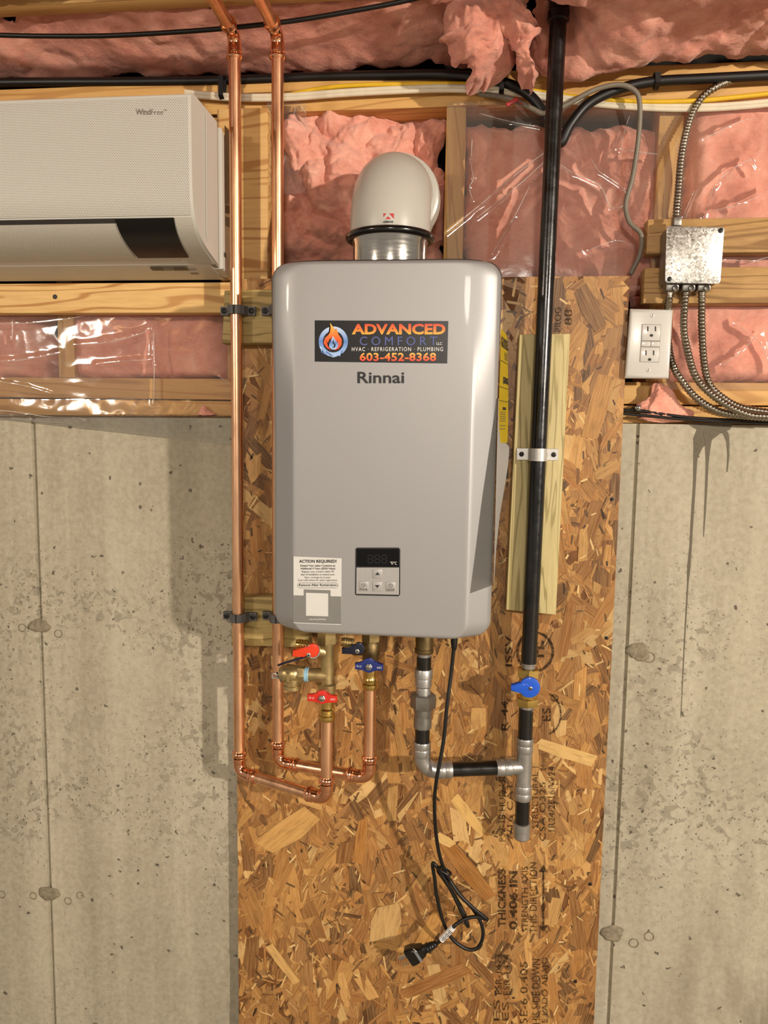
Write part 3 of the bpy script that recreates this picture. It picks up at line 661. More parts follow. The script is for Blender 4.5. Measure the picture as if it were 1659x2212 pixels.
# ------------------------------------------------------------------ OSB PANEL
OX0, OX1, OZ0, OZ1 = -0.4730, 0.2792, 0.02, 1.8835
osb = thing('osb_panel', 'tall oriented strand board panel screwed to the wall behind the water heater', 'wood panel', ((OX0+OX1)/2, 0.006, OZ0))
bm = BM(); box(bm, (OX0, 0.0, OZ0), (OX1, 0.011, OZ1)); mk('board_core', bm, 'osb_base', osb, flat=True)
def strands(seed=5):
    random.seed(seed); vs, fs, cols, uvs = [], [], [], []
    pal = [((192, 140, 76), 5), ((174, 120, 62), 6), ((204, 156, 92), 3.5), ((152, 100, 50), 4.5), ((126, 80, 40), 3.2), ((220, 180, 118), 1.4), ((98, 60, 30), 1.6), ((164, 116, 66), 4)]
    pc = [lin(c) for c, _ in pal]; pw = [k for _, k in pal]
    def flake(cx, cz, L, W, ang, y, tilt, c, n=None):
        ca, sa = cos(ang), sin(ang); k0 = len(vs)
        n = n or random.choice((4, 6, 6, 8))
        loc = []
        if n == 4: loc = [(-0.5, -0.5), (0.5, -0.5), (0.5, 0.5), (-0.5, 0.5)]
        elif n == 6: loc = [(-0.5, -0.4), (0.0, -0.5), (0.5, -0.35), (0.5, 0.4), (0.05, 0.5), (-0.5, 0.45)]
        else: loc = [(-0.5, -0.2), (-0.3, -0.5), (0.25, -0.48), (0.5, -0.25), (0.47, 0.3), (0.2, 0.5), (-0.28, 0.46), (-0.52, 0.15)]
        sk = random.uniform(-0.35, 0.35)
        ta, tb = random.uniform(-tilt, tilt), random.uniform(-tilt, tilt)
        u0, v0 = random.random()*9, random.random()*9
        for a, b in loc:
            a = a+b*sk*W/L+random.uniform(-0.05, 0.05); b = b+random.uniform(-0.09, 0.09)
            x, z = cx+a*L*ca-b*W*sa, cz+a*L*sa+b*W*ca
            x = min(OX1, max(OX0, x)); z = min(OZ1, max(OZ0, z))
            vs.append((x, min(-0.00005, y+a*L*ta+b*W*tb), z)); cols.append(c); uvs.append((u0+a*L, v0+b*W))
        fs.append(tuple(range(k0, k0+len(loc))))
    def col(bright=0):
        c = random.choices(pc, pw)[0]; k = random.uniform(0.78, 1.10); return (c[0]*k, c[1]*k, c[2]*k, 1)
    for layer, (N, Lr, Wr, y) in enumerate([(900, (0.06, 0.14), (0.018, 0.045), -0.0004), (1500, (0.03, 0.09), (0.006, 0.018), -0.0007), (1500, (0.015, 0.05), (0.003, 0.008), -0.0009), (900, (0.05, 0.13), (0.014, 0.036), -0.0011), (1100, (0.012, 0.04), (0.0018, 0.005), -0.0013)]):
        for i in range(N):
            cx, cz = random.uniform(OX0, OX1), random.uniform(OZ0, OZ1)
            if cz < 0.15 and random.random() < 0.8: continue
            ang = pi/2+random.gauss(0, 0.5 if layer in (0, 3) else 0.75)
            flake(cx, cz, random.uniform(*Lr), random.uniform(*Wr), ang, y+random.uniform(-0.0003, 0.0003), 0.012, col(), 4 if layer == 4 else None)
    # dark voids between strands
    dk = lin((52, 28, 12))
    for i in range(480):
        flake(random.uniform(OX0, OX1), random.uniform(0.25, OZ1), random.uniform(0.006, 0.022), random.uniform(0.0015, 0.005), pi/2+random.gauss(0, 0.7), -0.0017, 0.0, dk)
    lt = lin((236, 204, 140))
    for i in range(240):
        flake(random.uniform(OX0, OX1), random.uniform(0.25, OZ1), random.uniform(0.008, 0.03), random.uniform(0.0012, 0.004), pi/2+random.gauss(0, 0.8), -0.0018, 0.0, lt)
    for px, py, L, W, a, c in [(1012, 1760, 0.10, 0.024, -52, (226, 182, 108)), (960, 1815, 0.038, 0.022, -30, (226, 186, 116)), (625, 1795, 0.13, 0.05, 40, (208, 160, 92)), (1225, 1625, 0.12, 0.028, -16, (224, 184, 116)), (780, 1815, 0.10, 0.026, 84, (176, 116, 50)), (1275, 665, 0.08, 0.032, -62, (118, 78, 42)),
                               (1225, 760, 0.11, 0.03, 60, (176, 126, 66)), (1290, 880, 0.12, 0.035, 78, (186, 134, 70)), (1180, 1290, 0.10, 0.03, 82, (140, 90, 42)), (1225, 1360, 0.11, 0.02, 84, (150, 96, 44)), (835, 1990, 0.08, 0.06, 84, (206, 166, 106)), (930, 2010, 0.09, 0.035, 66, (196, 142, 72)), (870, 2050, 0.12, 0.012, -8, (200, 150, 82)),
                               (1300, 1995, 0.11, 0.035, 80, (120, 70, 30)), (940, 2120, 0.16, 0.03, 30, (150, 96, 44)), (1010, 1880, 0.15, 0.035, -50, (166, 108, 46)), (610, 2080, 0.10, 0.02, -52, (216, 172, 104)), (770, 1750, 0.045, 0.02, -62, (104, 68, 36)), (745, 1840, 0.05, 0.036, 80, (134, 86, 42))]:
        p = P(px, py, 0); flake(p.x, p.z, L, W, radians(a), -0.0019, 0.004, lin(c), 6)
    me = bpy.data.meshes.new('strand'); o3 = org(osb)
    me.from_pydata([V(v)-o3 for v in vs], [], fs)
    ca = me.color_attributes.new('Col', 'FLOAT_COLOR', 'POINT')
    ca.data.foreach_set('color', [x for c in cols for x in c])
    uv = me.uv_layers.new(name='UVMap'); uv.data.foreach_set('uv', [x for l in me.loops for x in uvs[l.vertex_index]])
    me.materials.append(M['osb']); o = link('strand', me); o.parent = osb; o['kind'] = 'stuff'; o['_o'] = tuple(o3)
    return o
strands()
YI = -0.0026
for s, x0, y0, x1, y1, b in [('THICKNESS', 1076, 1878, 1093, 2003, .03), ('0.406 IN', 1100, 1882, 1118, 2008, .03), ('STRENGTH AXIS', 1127, 1872, 1141, 2013, 0), ('THIS DIRECTION', 1145, 1863, 1160, 2016, 0),
                             ('ESR-1473', 1070, 2062, 1084, 2148, 0), ('ESR-1474', 1088, 2062, 1102, 2150, 0), ('ES', 1066, 2160, 1080, 2205, 0), ('ES', 1085, 2165, 1099, 2205, 0), ('5E-6 0.405', 1124, 2078, 1140, 2212, 0), ('THIS SIDE DOWN', 1150, 2072, 1167, 2225, 0), ('DE LADO ABAJO', 1171, 2068, 1187, 2225, 0),
                             ('PS2-18 HUD-UM', 1078, 1668, 1092, 1818, 0), ('7/16 CAT', 1096, 1690, 1108, 1815, 0), ('STRUCTURAL 1', 1150, 1656, 1163, 1790, 0), ('CSA O325', 1166, 1690, 1179, 1817, 0), ('1R24/2F16/W24', 1185, 1656, 1199, 1796, 0), ('24mm', 1168, 1628, 1179, 1666, 0),
                             ('R-44', 1083, 1514, 1098, 1578, .02), ('ISSV', 1091, 1372, 1107, 1440, .02), ('FL', 1147, 1385, 1176, 1420, .03), ('ES', 1172, 1530, 1190, 1558, .01), ('PROG', 1199, 664, 1212, 716, .0), ('88', 1220, 668, 1236, 702, .0)]:
    txt_up('stencil_lettering', s, x0, y0, x1, y1, YI, 'ink', osb, bold=b)
def ring(bm, c, rx, rz, w, a0=0, a1=2*pi, n=48):
    I = [bm.verts.new(c+V((cos(a)*rx, 0, sin(a)*rz))) for a in [a0+(a1-a0)*k/n for k in range(n+1)]]
    O = [bm.verts.new(c+V((cos(a)*(rx+w), 0, sin(a)*(rz+w)))) for a in [a0+(a1-a0)*k/n for k in range(n+1)]]
    for k in range(n): bm.faces.new((I[k], O[k], O[k+1], I[k+1]))
bm = BM(); ring(bm, P(1156, 1408, YI), 0.032, 0.036, 0.005); mk('stencil_ring', bm, 'ink', osb, flat=True)
bm = BM(); ring(bm, P(1180, 1543, YI), 0.027, 0.040, 0.003, -1.3, 1.4); mk('stencil_ring', bm, 'ink', osb, flat=True)
bm = BM(); ring(bm, P(1198, 1508, YI), 0.006, 0.006, 0.0015); mk('stencil_ring', bm, 'ink', osb, flat=True)
txt_up('stencil_lettering', 'R', 1194, 1503, 1202, 1513, YI, 'ink', osb)
bm = BM(); quad(bm, 1172, 1882, 1176, 2002, YI); poly(bm, [(1164, 1884), (1184, 1884), (1174, 1868)], YI); poly(bm, [(1164, 2000), (1174, 2014), (1184, 2000)], YI); mk('stencil_arrow', bm, 'ink', osb, flat=True)
for x, y in ((1322, 1078), (1310, 1378), (1275, 1910), (1243, 2120)):
    screw_head('panel_screw', P(x, y, -0.002), (0, -1, 0), 0.0035, 'screw_black', osb, 0.001)
# ------------------------------------------------------------------ WOOD BLOCKS
def lumber(name, lab, px, Yf, th, mat, tilt=True):
    pts = [P(x, y, Yf) for x, y in px]; bm = BM(); prism(bm, pts, (0, th, 0), 0.003)
    return top(name, bm, mat, lab, 'lumber', flat=False)
lumber('lumber_block', 'treated wood block under the upper grey pipe clamps, left of the heater', [(484, 627), (650, 622), (650, 742), (479, 742)], -0.038, 0.0358, 'pt_x')
lumber('lumber_block', 'treated wood block under the lower grey pipe clamps, below heater corner', [(500, 1291), (668, 1287), (668, 1400), (499, 1395)], -0.038, 0.0358, 'pt_x')
lumber('lumber_board', 'long pale treated board upright behind the black gas pipe', [(1122, 722), (1232, 720), (1201, 1329), (1093, 1318)], -0.038, 0.0358, 'pt_z')
# ------------------------------------------------------------------ WATER HEATER
HX0, HX1, HZ0, HZ1, HY = -0.333, 0.0375, 1.2535, 1.8625, -0.26
HC = (HX0+HX1)/2; HW = (HX1-HX0)/2
wh = thing('water_heater', 'silver wall-hung tankless water heater with control panel in the middle', 'water heater', (HC, -0.13, HZ0))
def heater_body():
    bm = BM(); RC = 0.028; r = 0.007; FW = 0.041; FD = 0.028
    ds = [0, .0006, .0016, .003, .0045, .006, .007, .010, .015, .021, .028, .035, .0405, .0415, .046, .052, .06, .075]
    us = [-1+0]; cols = [(-1, d) for d in ds]+[(0, -0.5), (0, 0), (0, 0.5)]+[(1, d) for d in reversed(ds)]
    zs_ = []
    for d in (0, .0006, .0016, .003, .0045, .006, .007, .010, .014, .019, .024, .028): zs_.append(HZ0+d)
    k = 30
    for i in range(1, k): zs_.append(HZ0+0.028+(HZ1-HZ0-0.056)*i/k)
    for d in reversed((0, .0006, .0016, .003, .0045, .006, .007, .010, .014, .019, .024, .028)): zs_.append(HZ1-d)
    def rd(d): return 0 if d >= r else r-sqrt(max(0, r*r-(r-d)**2))
    def ss(a, b, x): t = max(0, min(1, (x-a)/(b-a))); return t*t*(3-2*t)
    rows = []
    for z in zs_:
        dz = min(z-HZ0, HZ1-z); hw = HW-(0 if dz >= RC else RC-sqrt(max(0, RC*RC-(RC-dz)**2)))
        smooth = ss(1.60, 1.78, z); row = []
        for sgn, d in cols:
            if sgn: x = HC+sgn*(hw-d)
            else: x = HC+d*(hw-0.075)*1.2
            dd = hw-abs(x-HC)
            lin_f = max(0, 1-dd/FW); sm_f = max(0, 1-dd/0.070)**3
            g = FD*lin_f*(1-smooth)+0.0165*sm_f*smooth
            zr = rd(dz)
            row.append(bm.verts.new((x, min(HY+g+rd(dd)+zr, -0.20), z)))
        rows.append(row)
    for a, b in zip(rows, rows[1:]):
        for i in range(len(a)-1): bm.faces.new((a[i], a[i+1], b[i+1], b[i]))
    loop = [rows[0][i] for i in range(len(cols))]+[rows[j][-1] for j in range(1, len(rows))]+[rows[-1][i] for i in range(len(cols)-2, -1, -1)]+[rows[j][0] for j in range(len(rows)-2, 0, -1)]
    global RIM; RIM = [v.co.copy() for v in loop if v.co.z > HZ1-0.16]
    lips = [bm.verts.new((v.co.x, -0.196, v.co.z)) for v in loop]
    n = len(loop)
    for i in range(n): bm.faces.new((loop[i], loop[(i+1) % n], lips[(i+1) % n], lips[i]))
    prev = lips
    for y, s in ((-0.196, 0.0035), (-0.04, 0.0035)):
        nx = [bm.verts.new((HC+(v.co.x-HC)*(1-s/HW), y, (HZ0+HZ1)/2+(v.co.z-(HZ0+HZ1)/2)*(1-s/0.3))) for v in loop]
        for i in range(n): bm.faces.new((prev[i], prev[(i+1) % n], nx[(i+1) % n], nx[i]))
        prev = nx
    bm.faces.new(prev)
    bmesh.ops.remove_doubles(bm, verts=bm.verts, dist=1e-6)
    return bm
mk('front_cover', heater_body(), 'silver', wh, sharp=22)
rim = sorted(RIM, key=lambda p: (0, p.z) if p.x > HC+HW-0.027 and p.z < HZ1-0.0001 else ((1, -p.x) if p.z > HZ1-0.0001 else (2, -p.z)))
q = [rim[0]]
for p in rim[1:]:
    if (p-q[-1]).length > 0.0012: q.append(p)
bm = BM(); tube(bm, q, [.0016*min(1, .1+min(k, len(q)-1-k)/5) for k in range(len(q))], 8); mk('edge_shade_line', bm, 'rim_shade', wh, sharp=180)  # thin added tube that draws the shadow line around the cover's upper edge
for x in (-0.28, -0.01): # wall bracket ears above and below
    bm = BM(); box(bm, (x-0.03, -0.04, HZ1-0.02), (x+0.03, -0.002, HZ1+0.004), 0.002); mk('wall_bracket', bm, 'steel', wh)
for px, py in ((668, 556), (990, 553)):
    c = PZ(px, py, HZ1); bm = BM(); lathe(bm, (c.x, -0.16, HZ1-0.004), (0, 0, 1), [(0, .013), (.010, .013), (.014, .009)], 16); mk('top_plug', bm, 'screw_black', wh)
# crease seams: thin reveal grooves at both edges of the flat front
YF = HY-0.0008
# control panel
bm = BM(); a = P(768, 1183, HY-0.001); pts = [P(771, 1183, YF), P(861, 1183, YF), P(864.5, 1187, YF), P(864, 1285, YF), P(860, 1288, YF), P(770, 1286, YF), P(767, 1283, YF), P(768, 1186, YF)]
prism(bm, pts, (0, 0.003, 0)); cp = mk('control_panel', bm, 'black_print', wh, flat=True)
bm = BM(); prism(bm, [P(770, 1226, YF-0.0006), P(862, 1226, YF-0.0006), P(861.5, 1285, YF-0.0006), P(769.5, 1283, YF-0.0006)], (0, .002, 0), 0.0003); mk('keypad', bm, 'silver_panel', cp, flat=True)
bm = BM(); prism(bm, [P(770.5, 1186, YF-0.0005), P(862, 1186, YF-0.0005), P(862, 1224.5, YF-0.0005), P(770, 1223.5, YF-0.0005)], (0, .002, 0), 0.0003); mk('display', bm, 'display', cp, flat=True)
def seg8(x0, y0, x1, y1, Y):
    bm = BM(); m = (y0+y1)/2; t = 2.0
    for q in ((x0+t, y0, x1-t, y0+t), (x0+t, m-t/2, x1-t, m+t/2), (x0+t, y1-t, x1-t, y1), (x0, y0+t, x0+t, m-1), (x1-t, y0+t, x1, m-1), (x0, m+1, x0+t, y1-t), (x1-t, m+1, x1, y1-t)): quad(bm, *q, Y)
    mk('display_digit', bm, 'segment', cp, flat=True)
for x in (794, 809, 824): seg8(x, 1198, x+12, 1217, YF-0.0009)
txt_rect('lettering', '°F/°C', 843, 1213, 857, 1220, YF-0.0009, 'white_print', cp)
for nm, x, y in (('up_button', 815.5, 1240), ('down_button', 815, 1267), ('priority_button', 786, 1266.5), ('power_button', 844, 1267.5)):
    bm = BM(); h = 10.5; prism(bm, [P(x-h, y-h, YF-0.0016), P(x+h, y-h, YF-0.0016), P(x+h, y+h, YF-0.0016), P(x-h, y+h, YF-0.0016)], (0, .0016, 0), 0.0006); b = mk(nm, bm, 'silver_panel', cp)
    bm = BM(); Yb = YF-0.0019
    if nm == 'up_button': poly(bm, [(x-5, y+2), (x+5, y+2), (x, y-4)], Yb)
    elif nm == 'down_button': poly(bm, [(x-5, y-3), (x, y+3), (x+5, y-3)], Yb)
    elif nm == 'power_button': ring(bm, P(x, y-2.5, Yb), .0028, .0028, .0006, pi*0.65, pi*2.35, 20); quad(bm, x-.5, y-8, x+.5, y-2, Yb)
    else: ring(bm, P(x-3, y-3, Yb), .0016, .0016, .0005, 0.5, 4, 12); poly(bm, [(x-2, y+2), (x-1, y+2), (x+3, y-7), (x+2, y-7)], Yb); ring(bm, P(x+5, y-1, Yb), .0012, .0012, .0005, 0.5, 4, 12)
    mk('button_symbol', bm, 'black_print', b, flat=True)
    if nm == 'priority_button': txt_rect('lettering', 'Priority', x-8, y+4, x+8, y+10, Yb, 'black_print', b)
    if nm == 'power_button': txt_rect('lettering', 'On/Off', x-8, y+4, x+8, y+9, Yb, 'black_print', b)
txt_rect('maker_lettering', 'Rinnai', 772, 803, 873, 828, YF, 'black_print', wh, bold=0.018, label='dark grey maker name lettering')
# banner sticker
bn = mk('banner_sticker', (lambda b: (prism(b, [P(680, 692, YF), P(968.5, 693.5, YF), P(966, 785, YF), P(680, 781, YF)], (0, .0007, 0)), b)[1])(BM()), 'banner', wh, flat=True, label='black rectangular advertising sticker with flame and droplet logo')
YB = YF-0.0003
bm = BM()
for q in ((680.5, 692.3, 968, 693.2), (680.5, 780.8, 966, 781.6)): quad(bm, *q, YB)
txt_rect('lettering', 'ADVANCED', 760, 699.5, 962, 722.5, YB, 'fire', bn, bold=0.035)
txt_rect('lettering', 'COMFORT', 777, 727, 944, 746, YB, 'navy_print', bn, space=1.5)
txt_rect('lettering', 'LLC', 943, 739, 955, 745, YB, 'white_print', bn)
txt_rect('lettering', 'HVAC · REFRIGERATION · PLUMBING', 760, 750, 957, 758.5, YB, 'white_print', bn, space=1.25)
txt_rect('lettering', '603-452-8368', 777, 762, 942, 780, YB, 'phone', bn, bold=0.025, space=1.05)
bm.free()
def shape(name, pts, Y, mat, parent):
    bm = BM(); poly(bm, pts, Y); bmesh.ops.triangulate(bm, faces=bm.faces); return mk(name, bm, mat, parent, flat=True)
bm = BM(); ring(bm, P(720, 738, YB), .017, .017, .0068, 0, 2*pi, 48); mk('logo_ring', bm, 'ice_print', bn, flat=True)
shape('logo_icicle', [(690, 750), (694, 748), (698, 757), (701, 765), (705, 758), (712, 768), (722, 770), (730, 766), (735, 770), (737, 758), (741, 752), (741, 760), (733, 768), (720, 772), (704, 766), (697, 757), (694, 762), (693, 755)], YB-.0002, 'ice_print', bn)
shape('logo_flame', [(716, 757), (706, 752), (699, 741), (702, 730), (709, 724), (714, 716), (714, 706), (713, 697), (718, 704), (723, 713), (721, 720), (727, 709), (731, 722), (738, 733), (738, 745), (731, 754), (722, 757), (730, 747), (731, 736), (727, 728), (720, 734), (718, 726), (712, 732), (708, 741), (710, 750)], YB-.0003, 'flame', bn)
shape('logo_droplet', [(719, 726), (725, 735), (731, 743), (730, 750), (724, 755), (717, 755), (711, 750), (711, 743), (715, 736)], YB-.0004, 'ice_print', bn)
shape('logo_swirl', [(721, 733), (718, 740), (722, 745), (720, 750), (716, 753), (724, 750), (725, 744), (721, 740)], YB-.0005, 'banner', bn)
# white instruction sticker (its square code is left out)
stk = mk('instruction_sticker', (lambda b: (prism(b, [P(634, 1202, YF), P(738, 1206, YF), P(737, 1350, YF), P(634, 1346, YF)], (0, .0006, 0)), b)[1])(BM()), 'paper', wh, flat=True, label='white and grey instruction sticker')
bm = BM(); poly(bm, [(634.3, 1286), (656, 1286.5), (656, 1273), (714, 1275), (714, 1288), (737, 1288.5), (737, 1348.5), (634.3, 1344.5)], YB); bmesh.ops.triangulate(bm, faces=bm.faces); mk('grey_field', bm, 'sticker_grey', stk, flat=True)
bm = BM(); poly(bm, [(661, 1330), (709, 1331.5), (709, 1282), (661, 1280.5)], YB-.0002); mk('blank_square', bm, 'paper', stk, flat=True)
for s, x0, y0, x1, y1, b in [('ACTION REQUIRED!', 646, 1209, 727, 1217, .03), ('Extend Your Labor Coverage an', 649, 1219.5, 724, 1225.5, .02), ('Additional 4 Years ($250 Value)', 649, 1226, 724, 1231.5, .02), ('Register your product within 90', 652, 1232.5, 721, 1238, 0), ('days of installation to extend your', 650, 1238.5, 723, 1244.5, 0), ('labor coverage by 4 years.', 658, 1245, 715, 1250.5, 0), ('Scan code below for quick registration.', 644, 1251, 729, 1256.5, 0), ('Remove After Registration', 646, 1261, 727, 1268, .02)]:
    txt_rect('lettering', s, x0, y0, x1, y1, YB, 'black_print', stk, bold=b)
txt_rect('lettering', 'https://bit.ly/3hLGpIu', 668, 1336, 704, 1340, YB-.0002, 'white_print', stk)
bm = BM()
for q in ((645, 1259, 728, 1259.8), (645, 1269.6, 728, 1270.4), (643, 1261, 643.8, 1268.5), (729, 1261, 729.8, 1268.5)): quad(bm, *q, YB)
mk('caption_outline', bm, 'black_print', stk, flat=True)
# ---- vent: steel collar, black gasket, white elbow
vc = PZ(843, 555, HZ1); VY = -0.145; VX = P(843, 500, VY).x; VR = 0.0645
zr_ = P(843, 497, VY-VR).z      # height of the gasket front
ve = thing('vent_elbow', 'glossy white flue elbow with black gasket on top of the water heater', 'vent', (VX, VY, HZ1))
bm = BM(); lathe(bm, (VX, VY, HZ1-0.006), (0, 0, 1), [(0, VR+.001), (.004, VR+.001), (.006, VR-.001), (zr_-HZ1-.004, VR-.001), (zr_-HZ1+.002, VR+.002), (zr_-HZ1+.012, VR+.002)], 64); mk('steel_collar', bm, 'stainless', ve)
bm = BM(); c0 = V((VX, VY, zr_)); tube(bm, [c0+V((cos(a)*(VR+.006), sin(a)*(VR+.006), 0.0012)) for a in [2*pi*k/64 for k in range(65)]], 0.0062, 12, False); mk('gasket_ring', bm, 'rubber', ve)
bm = BM(); R = 0.075; zb = zr_+0.006; ztop = P(848, 338, -0.07).z
zc = ztop-R-(VR+.004); pts = [V((VX, VY, zb+(zc-zb)*k/6)) for k in range(7)]+[V((VX, VY+R*(1-cos(pi/2*k/20)), zc+R*sin(pi/2*k/20))) for k in range(1, 21)]
pts += [pts[-1]+V((0, .02*k, 0)) for k in range(1, 4)]
tube(bm, pts, VR+.004, 64, True); mk('elbow', bm, 'white_pp', ve, sharp=60)
bm = BM(); lathe(bm, (VX, VY+R, zc+R), (0, 1, 0), [(0, VR+.005), (.004, VR+.013), (.012, VR+.015), (.04, VR+.015), (.043, VR+.012)], 48); mk('socket_rim', bm, 'white_pp', ve)
bm = BM(); lathe(bm, (VX, VY+R+.04, zc+R), (0, 1, 0), [(0, VR), (.14, VR)], 48); mk('flue_pipe', bm, 'white_pp', ve)
def cyl_map(px, py):  # point on the front of the elbow
    d = ray(px, py); o = CAM-V((VX, VY, 0)); r = VR+.0045
    a = d.x**2+d.y**2; b = 2*(o.x*d.x+o.y*d.y); c = o.x**2+o.y**2-r*r; t = (-b-sqrt(b*b-4*a*c))/(2*a); return CAM+d*t
def cpoly(name, polys, mat):
    bm = BM()
    for pl in polys: bm.faces.new([bm.verts.new(cyl_map(x, y)) for x, y in pl])
    bmesh.ops.triangulate(bm, faces=bm.faces); return mk(name, bm, mat, ve, flat=True)
cpoly('logo_sign', [[(828.5, 461), (834.5, 461), (828.5, 469)], [(841, 461), (851, 461), (851, 472.5), (848.5, 470), (848.5, 464), (846.5, 464), (846.5, 467.5)], [(832.5, 473), (838.5, 467), (845, 473.5)]], 'red_print')
a = cyl_map(828, 481.8); txt('lettering', 'ubbink', a, cyl_map(850.5, 481.8)-a, cyl_map(828, 476)-a, 'black_print', ve, bold=0.03, lift=0.0013)
# ---- yellow energy guide and loose papers on the right flank
eg = thing('energy_guide', 'yellow printed energy label hanging off the heater right side', 'label', (0.048, -0.16, P(1092, 955, -.16).z))
def side_sheet(zt_, zb_, xa, ya, xb, yb, curl=0.0, nz=14, ny=8, xat=None, yat=None, xbb=None, ybb=None):
    xat = xa if xat is None else xat; yat = ya if yat is None else yat; xbb = xb if xbb is None else xbb; ybb = yb if ybb is None else ybb
    def f(u, v):  # u along depth front->back, v down
        x = (xat*(1-v)+xa*v)*(1-u)+(xb*(1-v)+xbb*v)*u+curl*sin(pi*v)*(0.3+0.7*u)
        y = (yat*(1-v)+ya*v)*(1-u)+(yb*(1-v)+ybb*v)*u
        return V((x, y, zt_+(zb_-zt_)*v))
    bm = BM(); rows = [[bm.verts.new(f(i/ny, j/nz)) for i in range(ny+1)] for j in range(nz+1)]
    for r0, r1 in zip(rows, rows[1:]):
        for i in range(ny): bm.faces.new((r0[i], r0[i+1], r1[i+1], r1[i]))
    bmesh.ops.solidify(bm, geom=list(bm.faces), thickness=0.0003)
    return bm, f
zg0, zg1 = P(1090, 716, -.17).z, P(1092, 957, -.17).z
bm, gf = side_sheet(zg0, zg1, 0.0395, -0.215, 0.0535, -0.12, 0.002, xat=0.0405, yat=-0.21, xbb=0.0605, ybb=-.12)
mk('label_sheet', bm, 'yellow_label', eg, sharp=60)
def gtxt(s, u0, v0, u1, v1, mat='black_print', bold=0.0, nm='lettering'):
    a = gf(u0, v1)+V((.0008, -.0002, 0)); return txt(nm, s, a, gf(u1, v1)-gf(u0, v1), gf(u0, v0)-gf(u0, v1), mat, eg, bold=bold)
gtxt('GUIDE', .05, .06, .95, .15, bold=.04); gtxt('$362', .35, .40, .95, .47, bold=.05)
for v, u0 in ((.18, .55), (.195, .5), (.21, .5), (.225, .55), (.24, .5), (.72, .15), (.74, .15), (.76, .15), (.78, .15), (.80, .15), (.84, .15), (.87, .15)):
    bm = BM(); p = [gf(u0, v), gf(.92 if v < .5 else .7, v), gf(.92 if v < .5 else .7, v+.006), gf(u0, v+.006)]; bm.faces.new([bm.verts.new(q+V((.0008, -.0002, 0))) for q in p]); mk('print_line', bm, 'dark_olive', eg, flat=True, recalc=False)
for v in (.27, .50, .62):
    bm = BM(); p = [gf(.03, v), gf(.97, v), gf(.97, v+.004), gf(.03, v+.004)]; bm.faces.new([bm.verts.new(q+V((.0008, -.0002, 0))) for q in p]); mk('print_line', bm, 'black_print', eg, flat=True, recalc=False)
bm = BM(); p = [gf(.4, .735-.06), gf(.7, .735-.06), gf(.7, .70), gf(.4, .70)]; bm.faces.new([bm.verts.new(q+V((.0009, -.0002, 0))) for q in p]); mk('print_block', bm, 'black_print', eg, flat=True, recalc=False)
rows_ = []
for py, fy, rx_, ry_ in ((862, -.236, .046, -.16), (910, -.243, .050, -.14), (957, -.250, .0575, -.12), (968, -.252, .0645, -.12), (1010, -.258, .0625, -.125), (1060, -.266, .0570, -.135), (1120, -.274, .0500, -.15), (1190, -.283, .0450, -.17), (1256, -.292, .0425, -.19)):
    zq = P(1075, py, -.2).z; rows_.append([V((.0385+(rx_-.0385)*t**1.3, fy+(ry_-fy)*t, zq)) for t in [k/10 for k in range(11)]])
bm = BM(); vr = [[bm.verts.new(p) for p in rw] for rw in rows_]
for a, b in zip(vr, vr[1:]):
    for k in range(10): bm.faces.new((a[k], a[k+1], b[k+1], b[k]))
bmesh.ops.solidify(bm, geom=list(bm.faces), thickness=0.0003)
top('paper_sheet', bm, 'paper', 'white folded paper sticking out from the heater right side under the yellow label', 'paper', sharp=60)
# ------------------------------------------------------------------ COPPER LINES
CR = 0.0111
def copper_line(label, vx, yv, z_top, z_bot, corner2, riser_top, name='copper_line'):
    rt = thing(name, label, 'pipe', (vx, yv, z_bot))
    up_ = V((0, 0, 1)); tw = V((0, -1, 0))
    # top elbow turns toward the room
    bm = BM(); a0, a1 = elbow(bm, (vx, yv, z_top), up_, tw, 0.019, CR, 0.026, 0.0042); mk('elbow', bm, 'copper_fit', rt)
    bm = BM(); tube(bm, [a1-tw*0.004, a1+tw*0.9], CR, 20); mk('pipe', bm, 'copper', rt)
    c1 = V((vx, yv, z_bot)); c2 = V(corner2); h = (c2-c1).normalized()
    bm = BM(); b0, b1 = elbow(bm, c1, -up_, h, 0.019, CR, 0.026, 0.0042); mk('elbow', bm, 'copper_fit', rt)
    bm = BM(); tube(bm, [a0+up_*0.004, b0-up_*0.004], CR, 24); mk('pipe', bm, 'copper', rt)
    bm = BM(); e0, e1 = elbow(bm, c2, h, up_, 0.019, CR, 0.026, 0.0042); mk('elbow', bm, 'copper_fit', rt)
    bm = BM(); tube(bm, [b1-h*0.004, e0+h*0.004], CR, 20); mk('pipe', bm, 'copper', rt)
    bm = BM(); tube(bm, [e1-up_*0.004, V((c2.x, c2.y, riser_top))], CR, 20); mk('pipe', bm, 'copper', rt)
    return rt
YH, YK = -0.142, -0.098
hx = P(706, 1600, YH).x; kx = P(799, 1560, YK).x
xL = P(512, 900, -.055).x; xR = P(600, 540, -.055).x
zhot = P(521, 1668, -.055).z; zcold = P(597, 1646, -.055).z
copper_line('left copper pipe running from the ceiling to the red-handled valve', xL, -.055, P(506, 74, -.055).z, zhot, (hx, YH, zhot), P(707, 1535, YH).z)
copper_line('right copper pipe passing behind the heater to the navy-handled valve', xR, -.055, P(594, 74, -.055).z, zcold, (kx, YK, zcold), P(800, 1470, YK).z)
